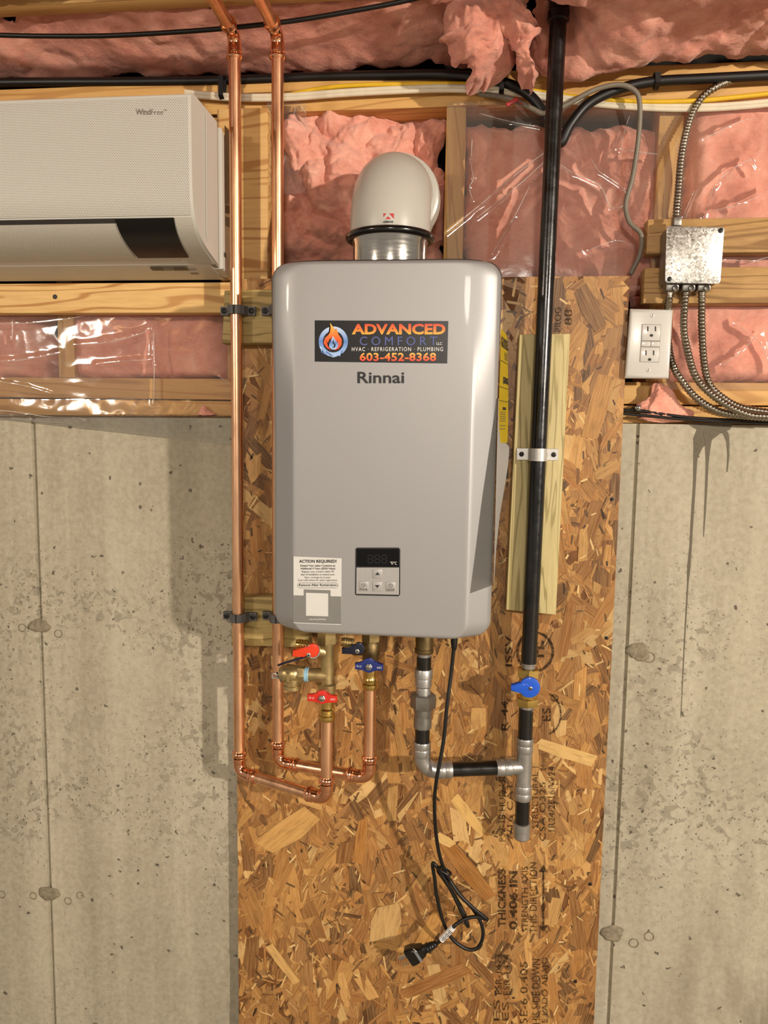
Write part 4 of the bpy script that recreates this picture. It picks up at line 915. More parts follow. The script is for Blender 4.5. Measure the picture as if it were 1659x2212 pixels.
# pipe clamps
def clamp(px, py, xc, lab):
    c = V((xc, 0, P(px, py, -.055).z)); rt = thing('pipe_clamp', lab, 'pipe clamp', (c.x, -.04, c.z-0.008), 'grey pipe clamps')
    bm = BM(); n = 16; r0, r1 = CR+.0005, CR+.0055; yc = -.055
    outl = [V((c.x-.034, -.0385, 0)), V((c.x-.034, -.046, 0)), V((c.x-r1-.003, -.046, 0))]+[V((c.x-cos(a)*r1, yc-sin(a)*r1, 0)) for a in [pi*k/n for k in range(n+1)]]+[V((c.x+r1+.003, -.046, 0)), V((c.x+.034, -.046, 0)), V((c.x+.034, -.0385, 0))]
    inn = [V((c.x+r0, -.0385, 0))]+[V((c.x+cos(a)*r0, yc-sin(a)*r0, 0)) for a in [pi*k/n for k in range(n+1)]]+[V((c.x-r0, -.0385, 0))]
    # build as strips: outer chain resampled to inner chain
    A = outl; B = [V((c.x-.034+.001, -.0385, 0)), V((c.x-.025, -.0385, 0)), V((c.x-r0, -.0385, 0))]+[V((c.x-cos(a)*r0, yc-sin(a)*r0, 0)) for a in [pi*k/n for k in range(n+1)]]+[V((c.x+r0, -.0385, 0)), V((c.x+.025, -.0385, 0)), V((c.x+.033, -.0385, 0))]
    for k in range(len(A)-1):
        for z0, z1 in ((c.z-.008, c.z+.008),):
            vs = [bm.verts.new((p.x, p.y, z)) for z in (z0, z1) for p in (A[k], A[k+1], B[k+1], B[k])]
            for q in ((0, 1, 2, 3), (7, 6, 5, 4), (0, 4, 5, 1), (1, 5, 6, 2), (2, 6, 7, 3), (3, 7, 4, 0)):
                bm.faces.new([vs[i] for i in q])
    bmesh.ops.remove_doubles(bm, verts=bm.verts, dist=1e-5)
    mk('saddle', bm, 'grey_clamp', rt)
    for s in (-1, 1):
        screw_head('screw', V((c.x+s*.027, -.046, c.z)), (0, -1, 0), .0055, 'screw_black', rt, .003)
clamp(515, 670, xL, 'grey plastic clamp on the left copper pipe at the upper wood block')
clamp(524, 1334, xL, 'grey plastic clamp on the left copper pipe at the lower wood block')
clamp(600, 670, xR, 'grey clamp on the right copper pipe, mostly behind heater edge, upper block')
clamp(598, 1334, xR, 'grey clamp on the right copper pipe, mostly behind heater edge, lower block')
# ------------------------------------------------------------------ SERVICE VALVES
def zp(x, y, Y): return P(x, y, Y).z
def handle_T(px, py, Y, mat, parent, w=34, h=12, rr=17, name='handle'):
    """flat two-wing handle with a round hub"""
    bm = BM(); k = scale_at(Y); c = P(px, py, Y); pts = []
    out = [(-w, -h*.72), (-w*.99, h*.62), (-rr*.95, h*.72)]+[(rr*.92*cos(a), 2+rr*.95*sin(a)) for a in [pi-0.45-k*(pi-0.9)/8 for k in range(9)]]+[(rr*.95, h*.72), (w*.99, h*.62), (w, -h*.72), (rr*.8, -h*.85)]+[(rr*.7*cos(a), -2+rr*.72*sin(a)) for a in [-0.5-k*(pi-1.0)/5 for k in range(6)]]+[(-rr*.8, -h*.85)]
    prism(bm, [c+V((x*k, -.006, z*k)) for x, z in out], (0, .007, 0), .0016); o = mk(name, bm, mat, parent)
    b2 = BM(); lathe(b2, c+V((0, -.006, 0)), (0, -1, 0), [(0, .0064), (.003, .0064), (.0036, .0055)], 6); nt_ = mk('handle_nut', b2, 'steel', o)
    b2 = BM(); lathe(b2, c+V((0, -.009, 0)), (0, -1, 0), [(0, .0036), (.003, .0034), (.0038, .002)], 14); mk('stem_end', b2, 'screw', nt_)
    txt('handle_mark', 'OFF', c+V((w*.72*k+.0045, -.0066, .001)), (-.009, 0, 0), (0, 0, -.0032), 'white_print', o)
    b2 = BM(); ring(b2, c+V((-w*.80*k, -.0066, 0)), .0014, .0014, .0005, 0, 2*pi, 14); ring(b2, c+V((-w*.58*k, -.0066, -.0005)), .0018, .0012, .0005, 0.4, 5.2, 14); mk('handle_mark', b2, 'white_print', o, flat=True)
    bm = BM(); lathe(bm, c, (0, 1, 0), [(0, .007), (.03, .007)], 16); mk('valve_stem', bm, 'brass', o)
    return o
# hot
hv = thing('service_valve', 'brass hot water valve with red handles and relief valve under the heater', 'valve', (hx, YH, zp(707, 1552, YH)))
Z = lambda y: zp(704, y, YH)
bm = BM(); lathe(bm, (hx, YH, Z(1388)), (0, 0, 1), [(0, .019), (.001, .0195), (HZ0-Z(1388)+.004, .0195)], 6); mk('union_nut', bm, 'brass', hv)
bm = BM(); lathe(bm, (hx, YH, Z(1500)), (0, 0, 1), [(0, .0135), (.008, .0165), (Z(1478)-Z(1500), .0165), (Z(1474)-Z(1500), .0124), (Z(1396)-Z(1500), .0124), (Z(1392)-Z(1500), .0140), (Z(1386)-Z(1500), .0140)], 24); mk('valve_body', bm, 'brass', hv)
bm = BM(); lathe(bm, (hx, YH, Z(1556)), (0, 0, 1), [(0, CR+.0015), (.004, CR+.0042), (.010, CR+.0042), (.012, CR+.002), (.017, CR+.002), (.019, CR+.0035), (.022, CR+.0035), (.025, CR+.001), (Z(1518)-Z(1556), CR+.001), (Z(1508)-Z(1556), .0150), (Z(1498)-Z(1556), .0150)], 24); mk('press_adapter', bm, 'brass_bright', hv)
handle_T(697, 1506, YH-.030, 'red', hv)
# service port (upper) with cap and lever
pb = P(676, 1402, YH-.012)
bm = BM(); lathe(bm, V((hx, YH, Z(1410))), (pb-V((hx, YH, Z(1410)))).normalized(), [(0, .011), (.030, .011), (.034, .009)], 18); mk('service_port', bm, 'brass', hv)
pc = P(667, 1395, YH-.014); bm = BM()
prof = [(0, .0095)]+[(.002+.0022*k, .0105 if k % 2 else .0092) for k in range(9)]+[(.024, .008)]; lathe(bm, pc, (-1, -.15, .12), prof, 22); mk('drain_cap', bm, 'brass_bright', hv)
bm = BM(); Yl = YH-.034; prism(bm, [P(x, y, Yl) for x, y in [(632, 1404), (656, 1402), (663, 1400)]+[(675+14*cos(a), 1406-15*sin(a)) for a in [2.5-k*(5.1/14) for k in range(15)]]+[(658, 1420), (631, 1419)]], (0, .008, 0), .002); lv = mk('drain_lever', bm, 'orange_red', hv)
screw_head('handle_screw', P(667, 1415, Yl), (0, -1, 0), .004, 'steel', lv, .002)
bm = BM(); tube(bm, [P(676, 1406, Yl+.009), P(676, 1406, Yl+.013)], .0135, 20); mk('stop_collar', bm, 'rubber', hv)
bm = BM(); tube(bm, [P(676, 1406, Yl+.006), P(684, 1406, YH)], .007, 12); mk('lever_stem', bm, 'brass', hv)
# relief valve
rz = zp(680, 1458, YH); rx0 = P(634, 1458, YH).x
bm = BM(); lathe(bm, (hx, YH, rz), (-1, 0, 0), [(0, .0135), (hx-P(668, 1458, YH).x, .0125)], 20); mk('relief_port', bm, 'brass', hv)
bm = BM(); lathe(bm, (P(668, 1458, YH).x, YH, rz), (-1, 0, 0), [(0, .0128), (.002, .0136), (.004, .0128), (.006, .0136), (.009, .0128)], 20); mk('thread_tape', bm, 'tape', hv)
bm = BM(); lathe(bm, (P(659, 1458, YH).x, YH, rz), (-1, 0, 0), [(0, .0145), (.002, .0155), (.014, .0155), (.015, .0135)], 6); lathe(bm, (P(646, 1458, YH).x, YH, rz), (-1, 0, 0), [(0, .0125), (.004, .016), (.012, .0175), (.024, .0175), (.030, .0155), (.034, .0125), (.037, .011)], 24)
lathe(bm, (P(632, 1470, YH).x, YH, rz-.008), (0, 0, -1), [(0, .0155), (.012, .0150), (.013, .0172), (.020, .0172), (.022, .0145)], 22); rv = mk('relief_valve', bm, 'brass', hv)
for zz_, hh_ in ((0, .011), (.0105, .0022), (-.0105, .0022)):
    b2 = BM(); obox(b2, (P(627, 1460, YH).x, YH-.0178, rz-.002+zz_), (.0028 if hh_ > .01 else .0045, 0, 0), (0, .0012, 0), (0, 0, hh_), .0006, 1); mk('tag_plate', b2, 'brass', rv)
ce_ = P(606, 1458, YH)
bm = BM(); lathe(bm, ce_+V((.004, 0, 0)), (-1, 0, 0), [(0, .013), (.003, .013), (.004, .006), (.012, .005)], 18); mk('spring_cap', bm, 'steel_dark', rv)
bm = BM(); tube(bm, [P(588, 1465, YH-.006), P(588, 1455, YH-.006), P(596, 1455, YH-.006), P(600, 1464, YH-.006), P(588, 1465, YH-.006)], .0016, 8); mk('test_ring', bm, 'steel', rv)
bm = BM(); tube(bm, spline([P(601, 1437, YH-.01), P(612, 1433, YH-.015), P(628, 1428, YH-.018), P(652, 1421, YH-.02), P(668, 1415, YH-.02)]), [.0022]*33, 8); mk('test_lever', bm, 'navy_dark', rv)
# cold
cv = thing('service_valve', 'brass cold water valve with navy blue handles under the heater', 'valve', (kx, YK, zp(800, 1490, YK)))
Z = lambda y: zp(802, y, YK)
bm = BM(); lathe(bm, (kx, YK, Z(1384)), (0, 0, 1), [(0, .018), (.001, .0185), (HZ0-Z(1384)+.004, .0185)], 6); mk('union_nut', bm, 'brass', cv)
bm = BM(); lathe(bm, (kx, YK, Z(1450)), (0, 0, 1), [(0, .0125), (.008, .0155), (Z(1416)-Z(1450), .0155), (Z(1412)-Z(1450), .0175), (Z(1390)-Z(1450), .0175), (Z(1384)-Z(1450), .014)], 24); mk('valve_body', bm, 'brass_dull', cv)
bm = BM(); lathe(bm, (kx, YK, Z(1488)), (0, 0, 1), [(0, CR+.0015), (.004, CR+.0042), (.010, CR+.0042), (.012, CR+.002), (.018, CR+.0035), (.022, CR+.001), (Z(1456)-Z(1488), CR+.001), (Z(1450)-Z(1488), .0140), (Z(1442)-Z(1488), .0140)], 24); mk('press_adapter', bm, 'brass_bright', cv)
handle_T(798, 1438, YK-.030, 'navy', cv, 32, 11, 18)
bm = BM(); lathe(bm, (kx, YK, Z(1404)), (-1, -.25, 0), [(0, .010), (.032, .010), (.036, .008)], 18); mk('service_port', bm, 'brass_dull', cv)
pc = P(764, 1390, YK-.012); bm = BM(); lathe(bm, pc, (-1, -.15, .12), [(s, r*.95) for s, r in prof], 22); mk('drain_cap', bm, 'brass', cv)
bm = BM(); Yl = YK-.034; prism(bm, [P(x, y, Yl) for x, y in [(738, 1400), (756, 1398), (763, 1396)]+[(775+12*cos(a), 1402-14*sin(a)) for a in [2.5-k*(5.1/14) for k in range(15)]]+[(760, 1414), (738, 1413)]], (0, .008, 0), .002); lv = mk('drain_lever', bm, 'navy_dark', cv)
screw_head('handle_screw', P(772, 1407, Yl), (0, -1, 0), .004, 'steel', lv, .002)
bm = BM(); tube(bm, [P(776, 1400, Yl+.006), P(786, 1400, YK)], .007, 12); mk('lever_stem', bm, 'brass_dull', cv)
# ------------------------------------------------------------------ GAS LINE
GY, GY2, GR, GRM = -0.0565, -0.103, 0.0138, 0.0147
gx = P(1132, 1655, GY).x; gt = V((P(1205, 60, GY).x, GY, P(1205, 60, GY).z)); gz = zp(1130, 1656, GY); nx_ = P(913, 1560, GY2).x
gl = thing('gas_line', 'black iron gas pipe with press steel fittings, right of the heater', 'pipe', (gx, GY, zp(1126, 1816, GY)))
def gp(y): # point on the slightly leaning main pipe
    z = zp(1160, y, GY); f = (z-gz)/(gt.z-gz); return V((gx+(gt.x-gx)*f, GY, z))
bm = BM(); tube(bm, [gp(1432), gp(40)], GRM, 28); mk('pipe', bm, 'black_pipe', gl)
bm = BM(); lathe(bm, gp(50), (gt-V((gx, GY, gz))), [(0, GRM+.001), (.002, GRM+.004), (.016, GRM+.0045), (.018, GRM+.003), (.075, GRM+.003)], 28); mk('reducer_coupling', bm, 'black_pipe', gl)
bm = BM(); tube(bm, [gp(10), gp(-90)], GR, 20); mk('pipe', bm, 'black_pipe', gl)
X = V((0, 0, 1))
def thread(p, d, L, r, nm='threads'):
    bm = BM(); n = int(L/.0011); lathe(bm, p, d, [(L*k/n, r-(.0007 if k % 2 else 0)) for k in range(n+1)], 22); return mk(nm, bm, 'steel', gl)
def at(y, x=1134): return V((P(x, y, GY).x, GY, zp(x, y, GY)))
ax = gp(1500).x
thread(V((ax, GY, zp(1136, 1442, GY))), X, .014, GR-.0005)
# gas cock
gv = mk('gas_cock', (lambda b: (lathe(b, (ax, GY, zp(1136, 1522, GY)), X, [(0, .0215), (.001, .022), (.014, .022), (.016, .019)], 6), lathe(b, (ax, GY, zp(1136, 1508, GY)), X, [(0, .017), (.010, .0195), (.028, .0195), (.036, .016)], 24), lathe(b, (ax, GY, zp(1138, 1463, GY)), X, [(0, .019), (.002, .0215), (.017, .0215), (.018, .019)], 6), b)[-1])(BM()), 'brass_bright', gl)
Yh = GY-.045
bm = BM(); prism(bm, [P(1144+23*cos(a), 1486-22*sin(a), Yh) for a in [radians(-158+k*316/28) for k in range(29)]]+[P(1104, 1479, Yh), P(1104, 1493, Yh)][0:2], (0, .009, 0), .002); gh = mk('gas_handle', bm, 'blue', gl, label='round blue plastic handle with a short lever')
bm = BM(); prism(bm, [P(1104, 1481, Yh-.002), P(1140, 1477, Yh-.002), P(1162, 1486, Yh-.002), P(1150, 1492, Yh-.002), P(1104, 1491, Yh-.002)], (0, .004, 0), .001); mk('handle_rib', bm, 'blue', gh)
screw_head('handle_screw', P(1146, 1487, Yh-.002), (0, -1, 0), .0035, 'screw', gh, .002)
bm = BM(); tube(bm, [P(1136, 1488, Yh+.006), V((ax, GY, zp(1136, 1488, GY)))], .011, 16); mk('valve_stem', bm, 'brass', gl)
bm = BM(); prism(bm, [P(1104, 1492, Yh+.004), P(1120, 1493, Yh+.004), P(1122, 1499, Yh+.004), P(1104, 1497, Yh+.004)], (0, .006, 0), .001); mk('stop_lug', bm, 'brass', gl)
thread(V((gx+.001, GY, zp(1133, 1534, GY))), X, .014, GR-.0005)
def gvx(y, r, mat, nm, x=1132): pass
bm = BM(); tube(bm, [V((gx, GY, zp(1133, 1530, GY))), V((gx, GY, zp(1131, 1600, GY)))], GR, 24); mk('pipe', bm, 'black_pipe', gl)
bm = BM(); zt_ = zp(1131, 1593, GY); zb_ = zp(1129, 1726, GY)
sk = .028; lathe(bm, (gx, GY, zb_+sk), X, [(-.001, GR+.001), (zt_-zb_-2*sk+.001, GR+.001)], 24, False)
socket(bm, V((gx, GY, zt_-sk)), X, GR, sk, 0, .0025); socket(bm, V((gx, GY, zb_+sk)), -X, GR, sk, 0, .0025)
g2 = V((nx_, GY2, gz)); hd = (g2-V((gx, GY, gz))).normalized()
socket(bm, V((gx, GY, gz))+hd*.026, hd, GR, .030, 0, .0025); lathe(bm, V((gx, GY, gz)), hd, [(.004, GR), (.028, GR+.001)], 24, False)
mk('tee_fitting', bm, 'steel', gl)
bm = BM(); e0, e1 = elbow(bm, g2, -hd*-1 if False else hd, X, .030, GR, .028, 0, .0025, 24); mk('elbow', bm, 'steel', gl)
bm = BM(); tube(bm, [V((gx, GY, gz))+hd*.05, e0+hd*.006], GR, 24); mk('pipe', bm, 'black_pipe', gl)
zc_ = zp(1126, 1778, GY); bm = BM(); tube(bm, [V((gx, GY, zb_+.01)), V((gx, GY, zc_-.004))], GR, 24); mk('pipe', bm, 'black_pipe', gl)
bm = BM(); lathe(bm, (gx, GY, zc_+.002), -X, [(0, GR+.001), (.001, GR+.003), (.016, GR+.003), (.017, GR+.002), (.030, GR+.002), (.034, GR-.001), (.035, GR-.006)], 24); mk('end_cap', bm, 'steel', gl)
# riser into the heater
zz = lambda y: zp(913, y, GY2)
bm = BM(); tube(bm, [V((nx_, GY2, e1.z-.006)), V((nx_, GY2, zz(1568)))], GR, 24); mk('pipe', bm, 'black_pipe', gl)
S = [(1572, .0160), (1571, .0168), (1548, .0168), (1546, .0155), (1532, .0172), (1528, .0172)]
bm = BM(); lathe(bm, (nx_, GY2, zz(1572)), X, [(zz(y)-zz(1572), r) for y, r in S], 28); mk('union_tail', bm, 'steel_dark', gl)
bm = BM(); lathe(bm, (nx_, GY2, zz(1529)), X, [(0, .0225), (.002, .0240), (zz(1498)-zz(1529)-.002, .0240), (zz(1498)-zz(1529), .0215)], 6, True, pi/6); mk('union_nut', bm, 'steel_dark', gl)
S = [(1500, .0140), (1486, .0140), (1484, .0135), (1481, .0155), (1466, .0155), (1465, .0152), (1464, .0170), (1446, .0170), (1444, .0160)]
bm = BM(); lathe(bm, (nx_, GY2, zz(1500)), X, [(zz(y)-zz(1500), r) for y, r in S], 28); mk('press_coupling', bm, 'steel', gl)
bm = BM(); tube(bm, [V((nx_, GY2, zz(1448))), V((nx_, GY2, zz(1418)))], GR, 24); mk('pipe', bm, 'black_pipe', gl)
thread(V((nx_, GY2, zz(1422))), X, .012, GR-.0005)
bm = BM(); lathe(bm, (nx_, GY2, zz(1410)), X, [(0, .0165), (.002, .0178), (.008, .0178), (.009, .0165), (HZ0-zz(1410)+.004, .0165)], 20); mk('gas_inlet', bm, 'brass_dull', gl)
# pipe strap on the board
ps = thing('pipe_strap', 'shiny galvanised two-hole strap holding the gas pipe to the board', 'pipe clamp', (gp(982).x, -.04, gp(982).z-.011))
c = gp(982); bm = BM(); n = 18; r1 = GRM+.0006
hz = .0115; rows = []
for k in range(n+1):
    a = pi*k/n; rows.append([bm.verts.new((c.x-cos(a)*q, GY-sin(a)*q, c.z+z)) for q, z in ((r1, -hz), (r1+.0016, -hz), (r1+.0016, hz), (r1, hz))])
for a, b in zip(rows, rows[1:]):
    for k in range(4): bm.faces.new((a[k], a[(k+1) % 4], b[(k+1) % 4], b[k]))
bm.faces.new(rows[0]); bm.faces.new(rows[-1][::-1])
for sg in (-1, 1):
    obox(bm, (c.x+sg*(r1+.0008), (GY-.0385)/2, c.z), (.0008, 0, 0), (0, (-.0385-GY)/2, 0), (0, 0, hz))
    obox(bm, (c.x+sg*.0272, -.0394, c.z), (.0112, 0, 0), (0, .0008, 0), (0, 0, hz*.96), .0006, 1)
mk('strap_band', bm, 'strap', ps)
for s in (-1, 1): screw_head('screw', V((c.x+s*.0295, -.0412, c.z)), (0, -1, 0), .0046, 'screw_black', ps, .002)
# ------------------------------------------------------------------ POWER CORD
pc_ = thing('power_cord', 'black power cord hanging from the heater, coiled, with a three-prong plug', 'cord', P(940, 2080, -.05))
z5 = lambda x, y, Y: P(860+x/3.318, 1700+y/3.318, Y)
path = [P(981, 1388, -.115), P(980, 1402, -.115), P(974, 1459, -.115), P(966, 1521, -.122), P(959, 1593, -.125), P(950, 1647, -.128), P(943, 1684, -.128), P(938.5, 1731, -.115), P(941, 1792, -.095), P(948, 1840, -.08)]
path += [z5(330, 590, -.07), z5(380, 680, -.062), z5(460, 790, -.055), z5(540, 880, -.05), z5(598, 985, -.048), z5(606, 1080, -.048), z5(565, 1155, -.048), z5(490, 1160, -.05), z5(390, 1090, -.052), z5(325, 970, -.055), z5(280, 800, -.058), z5(262, 660, -.062), z5(247, 560, -.066), z5(262, 553, -.07), z5(310, 620, -.068)]
path += [z5(395, 770, -.062), z5(455, 900, -.058), z5(492, 985, -.055), z5(500, 990, -.05), z5(470, 900, -.046), z5(400, 770, -.044), z5(320, 650, -.05), z5(288, 605, -.055), z5(300, 595, -.06), z5(350, 640, -.062), z5(430, 760, -.066), z5(530, 860, -.066), z5(625, 938, -.062), z5(630, 946, -.058), z5(560, 930, -.058), z5(480, 945, -.062), z5(425, 978, -.066), z5(395, 1005, -.068), z5(310, 1095, -.066), z5(262, 1130, -.064)]
cr = 0.0036
bm = BM(); tube(bm, spline(path, 8), cr, 10); mk('cable', bm, 'black_cable', pc_, sharp=80)
bm = BM(); lathe(bm, P(981, 1404, -.115), P(981, 1385, -.115)-P(981, 1404, -.115), [(0, .004), (.006, .0055), (.016, .0065), (.024, .0065)], 14); mk('strain_relief', bm, 'black_cable', pc_)
bm = BM(); a, b = z5(395, 1005, -.068), z5(310, 1095, -.066); tube(bm, [a, b], .0062, 12); wl = mk('tag_sleeve', bm, 'white_print', pc_, label='white printed sleeve on the cord')
d = (a-b).normalized(); n_ = V((0, -1, 0)); s_ = n_.cross(d).normalized()
for k in range(9):
    q = b.lerp(a, .12+.085*k)+n_*.0064; bm = BM(); obox(bm, q, d*.0006, n_*.0003, s_*(.002+.0012*(k % 3))); mk('tag_print', bm, 'black_print', wl, flat=True)
bm = BM(); q = z5(335, 600, -.075); tube(bm, [q+V((cos(t)*.012, sin(t)*.008, -cos(t)*.006)) for t in [2*pi*k/16 for k in range(17)]], .0024, 8, False); mk('twist_tie', bm, 'black_cable', pc_)
pa = z5(262, 1128, -.064); pd = (z5(60, 1225, -.06)-pa).normalized(); pn = V((0, -1, 0)); pn = (pn-pd*pn.dot(pd)).normalized(); psd = pd.cross(pn)
bm = BM(); lathe(bm, pa-pd*.004, pd, [(0, .0048), (.002, .0068), (.006, .0062), (.008, .0078), (.011, .0068), (.013, .0088), (.017, .0076), (.019, .0098), (.024, .0085), (.030, .010)], 16); pg = mk('plug_grip', bm, 'black_cable', pc_)
bm = BM(); c = pa+pd*.044; prism(bm, [c+pd*x+psd*y+pn*.010 for x, y in ((-.018, -.010), (.002, -.016), (.016, -.018), (.019, -.015), (.019, .016), (.016, .020), (.002, .017), (-.018, .010))], pn*-.020, .003); pl = mk('plug_body', bm, 'rubber', pc_)
bm = BM(); prism(bm, [c+pd*x+psd*y+pn*.0104 for x, y in ((-.008, -.014), (-.002, -.014), (-.002, .012), (-.008, .008))], pn*-.001); mk('plug_window', bm, 'clear', pl, flat=True)
bm = BM(); tube(bm, [c+pd*x+psd*y+pn*.0103 for x, y in ((-.008, .009), (.002, .013), (-.005, .017), (-.008, .009))], .0006, 6); mk('plug_mark', bm, 'steel', pl)
for y in (-.009, .009):
    bm = BM(); obox(bm, c+pd*.028+psd*y+pn*.001, pd*.011, psd*.0008, pn*.0032, .0006, 1); mk('prong', bm, 'stainless', pl)
bm = BM(); tube(bm, [c+pd*.016-pn*.006, c+pd*.041-pn*.006], .0024, 10); mk('prong', bm, 'stainless', pl)
# ------------------------------------------------------------------ AIR CONDITIONER
AX0, AX1 = -1.33, -0.4755
ac = thing('air_conditioner', 'white wall-mounted split air conditioner with perforated front and black display', 'air conditioner', ((AX0+AX1)/2, -.1, 1.894))
PR = [(-.196, 2.1445), (-.2105, 2.1415), (-.2150, 2.134), (-.2158, 2.10), (-.2156, 2.06), (-.2150, 2.02), (-.2135, 1.985), (-.2095, 1.962), (-.2010, 1.944), (-.1860, 1.9285), (-.1640, 1.9160), (-.1400, 1.9075), (-.1100, 1.9000), (-.0700, 1.8910), (-.0300, 1.8845)]
def prof_smooth(sub=5):
    return [(p.x, p.y) for p in spline([V((a, b, 0)) for a, b in PR], sub)]
PS = prof_smooth()
def sweep(bm, x0, x1, pr, nx=1, close_back=None):
    rings = []
    for i in range(nx+1):
        x = x0+(x1-x0)*i/nx; rings.append([bm.verts.new((x, a, b)) for a, b in pr])
    for a, b in zip(rings, rings[1:]):
        for k in range(len(pr)-1): bm.faces.new((a[k], a[k+1], b[k+1], b[k]))
    return rings
bm = BM(); pr = PS+[(-.025, 1.8965), (-.025, 2.1445)]
prism(bm, [(AX0, a, b) for a, b in pr if a < -.085]+[(AX0, -.085, 1.8940), (AX0, -.085, 2.1445)], (AX1-AX0, 0, 0), 0); mk('front_housing', bm, 'ac_white', ac, sharp=25)
bm = BM(); prism(bm, [(AX0, -.086, 1.8940), (AX0, -.07, 1.8910), (AX0, -.03, 1.8845), (AX0, .004, 1.8830), (AX0, .004, 2.13), (AX0, -.03, 2.1445), (AX0, -.086, 2.1445)], (AX1-AX0-.016, 0, 0)); mk('chassis', bm, 'ac_white', ac, sharp=25)
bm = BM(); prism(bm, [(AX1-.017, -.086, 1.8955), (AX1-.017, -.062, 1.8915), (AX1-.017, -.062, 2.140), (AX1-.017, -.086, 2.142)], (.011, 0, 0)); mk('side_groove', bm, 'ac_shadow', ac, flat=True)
bm = BM(); prism(bm, [(AX1-.0165, -.063, 1.8905), (AX1-.0165, -.03, 1.8850), (AX1-.0165, -.004, 1.8850), (AX1-.0165, .004, 1.892), (AX1-.0165, .004, 2.100), (AX1-.0165, -.02, 2.128), (AX1-.0165, -.063, 2.143)], (.0175, 0, 0), .002); mk('rear_housing', bm, 'ac_white', ac)
def shell(name, mat, x0, x1, i0, i1, off, parent, zlo=None, uv=True, th=.0015):
    """panel lying on the front profile between two profile indexes, pushed out by off"""
    seg = PS[i0:i1+1]; out = []
    for k, (a, b) in enumerate(seg):
        j = i0+k; t = V((PS[min(j+1, len(PS)-1)][0]-PS[max(j-1, 0)][0], PS[min(j+1, len(PS)-1)][1]-PS[max(j-1, 0)][1])).normalized(); n = V((t.y, -t.x))
        if n.x > 0 and abs(n.x) > .3: n = -n
        if n.y > 0 and j > 50: n = -n
        out.append((V((a, b))+n*off, V((a, b))+n*(off-th)))
    me = bpy.data.meshes.new(name); vs, fs, uvs = [], [], []; o3 = org(parent)
    L = 0; ls = [0]
    for k in range(1, len(seg)): L += (V(seg[k])-V(seg[k-1])).length; ls.append(L)
    xs = (x0, x1) if not callable(x1) else None
    for k, (o_, i_) in enumerate(out):
        xa, xb = (x0(ls[k]/L) if callable(x0) else x0), (x1(ls[k]/L) if callable(x1) else x1)
        for q in (o_, i_):
            for x in (xa, xb): vs.append(V((x, q.x, q.y))-o3); uvs.append((x, -ls[k]))
    m = len(out)
    for k in range(m-1):
        a, b = 4*k, 4*k+4
        fs += [(a, a+1, b+1, b), (a+2, b+2, b+3, a+3), (a, b, b+2, a+2), (a+1, a+3, b+3, b+1)]
    fs += [(0, 2, 3, 1), (4*m-4, 4*m-3, 4*m-1, 4*m-2)]
    me.from_pydata(vs, [], fs); u = me.uv_layers.new(name='UVMap'); u.data.foreach_set('uv', [c for l in me.loops for c in uvs[l.vertex_index]])
    bm2 = BM(); bm2.from_mesh(me); bmesh.ops.recalc_face_normals(bm2, faces=bm2.faces); bm2.to_mesh(me); bm2.free()
    me.shade_smooth(); me.set_sharp_from_angle(angle=radians(35)); me.materials.append(M[mat]); o = link(name, me); o.parent = parent; o['_o'] = tuple(o3); return o
def pidx(px, py): # profile index whose point projects to row py near px
    best, bi = 1e9, 0
    for i, (a, b) in enumerate(PS):
        if i < 8: continue
        e = abs(P(px, py, a).z-b)
        if e < best: best, bi = e, i
    return bi
i_sl = pidx(200, 471); i_lo0 = pidx(200, 478); i_lo1 = pidx(150, 556); i_d0 = pidx(320, 470); i_d1 = pidx(350, 555)
shell('front_panel', 'ac_perf', AX0+.01, AX1-.006, 10, i_sl-1, .0016, ac)
def X_at(px, i): return P(px, 500, PS[i][0]).x
shell('display_panel', 'ac_black', lambda t: X_at(250, i_d0)*(1-t)+X_at(298, i_d1)*t, lambda t: X_at(376, i_d0)*(1-t)+X_at(407, i_d1)*t, i_d0, i_d1, .0022, ac).__setitem__('label', 'glossy black display panel')
shell('louver', 'ac_perf_fine', AX0+.02, lambda t: X_at(247, i_lo0)*(1-t)+X_at(292, i_lo1)*t, i_lo0+1, i_lo1, .002, ac)
shell('air_slot', 'slot', AX0+.02, X_at(250, i_sl), i_sl, i_lo0+1, .0008, ac)
shell('lower_skirt', 'ac_perf_fine', lambda t: X_at(378, i_d0)*(1-t)+X_at(411, i_d1)*t, AX1-.006, i_sl, i_d1+3, .0014, ac)
a = P(293, 248, -.2178); txt('lettering', 'Wind', a, P(325, 248, -.2178)-a, P(293, 235, -.2178)-a, 'ac_print', ac, bold=.03); a = P(326, 248, -.2178); txt('lettering', 'Free', a, P(352, 248, -.2178)-a, P(326, 236, -.2178)-a, 'ac_print', ac, bold=.008)
a = P(353, 240, -.2178); txt('lettering', 'TM', a, P(360, 240, -.2178)-a, P(353, 236, -.2178)-a, 'ac_print', ac)
def on_bottom(px, py):
    best = None
    for i in range(len(PS)-30, len(PS)):
        p = P(px, py, PS[i][0]); e = abs(p.z-PS[i][1])
        if best is None or e < best[0]: best = (e, p)
    return best[1]+V((0, -.0008, -.0008))
for nm, q, mt in [('rating_strip', [(323, 577), (352, 577), (358, 584), (330, 584)], 'dark_olive'), ('rating_strip', [(371, 577), (403, 577), (409, 584), (377, 584)], 'dark_olive'), ('rating_frame', [(353, 577), (370, 577), (376, 584), (359, 584)], 'rating'), ('rating_frame', [(404, 577), (421, 577), (426, 584), (410, 584)], 'rating'), ('rating_code', [(410, 588), (428, 588), (431, 592), (414, 592)], 'rating')]:
    bm = BM(); bm.faces.new([bm.verts.new(on_bottom(x, y)) for x, y in q]); mk(nm, bm, mt, ac, flat=True)
sx = AX1+.0015
def PXp(px, py):
    d = ray(px, py); return CAM+d*((sx-CAM.x)/d.x)
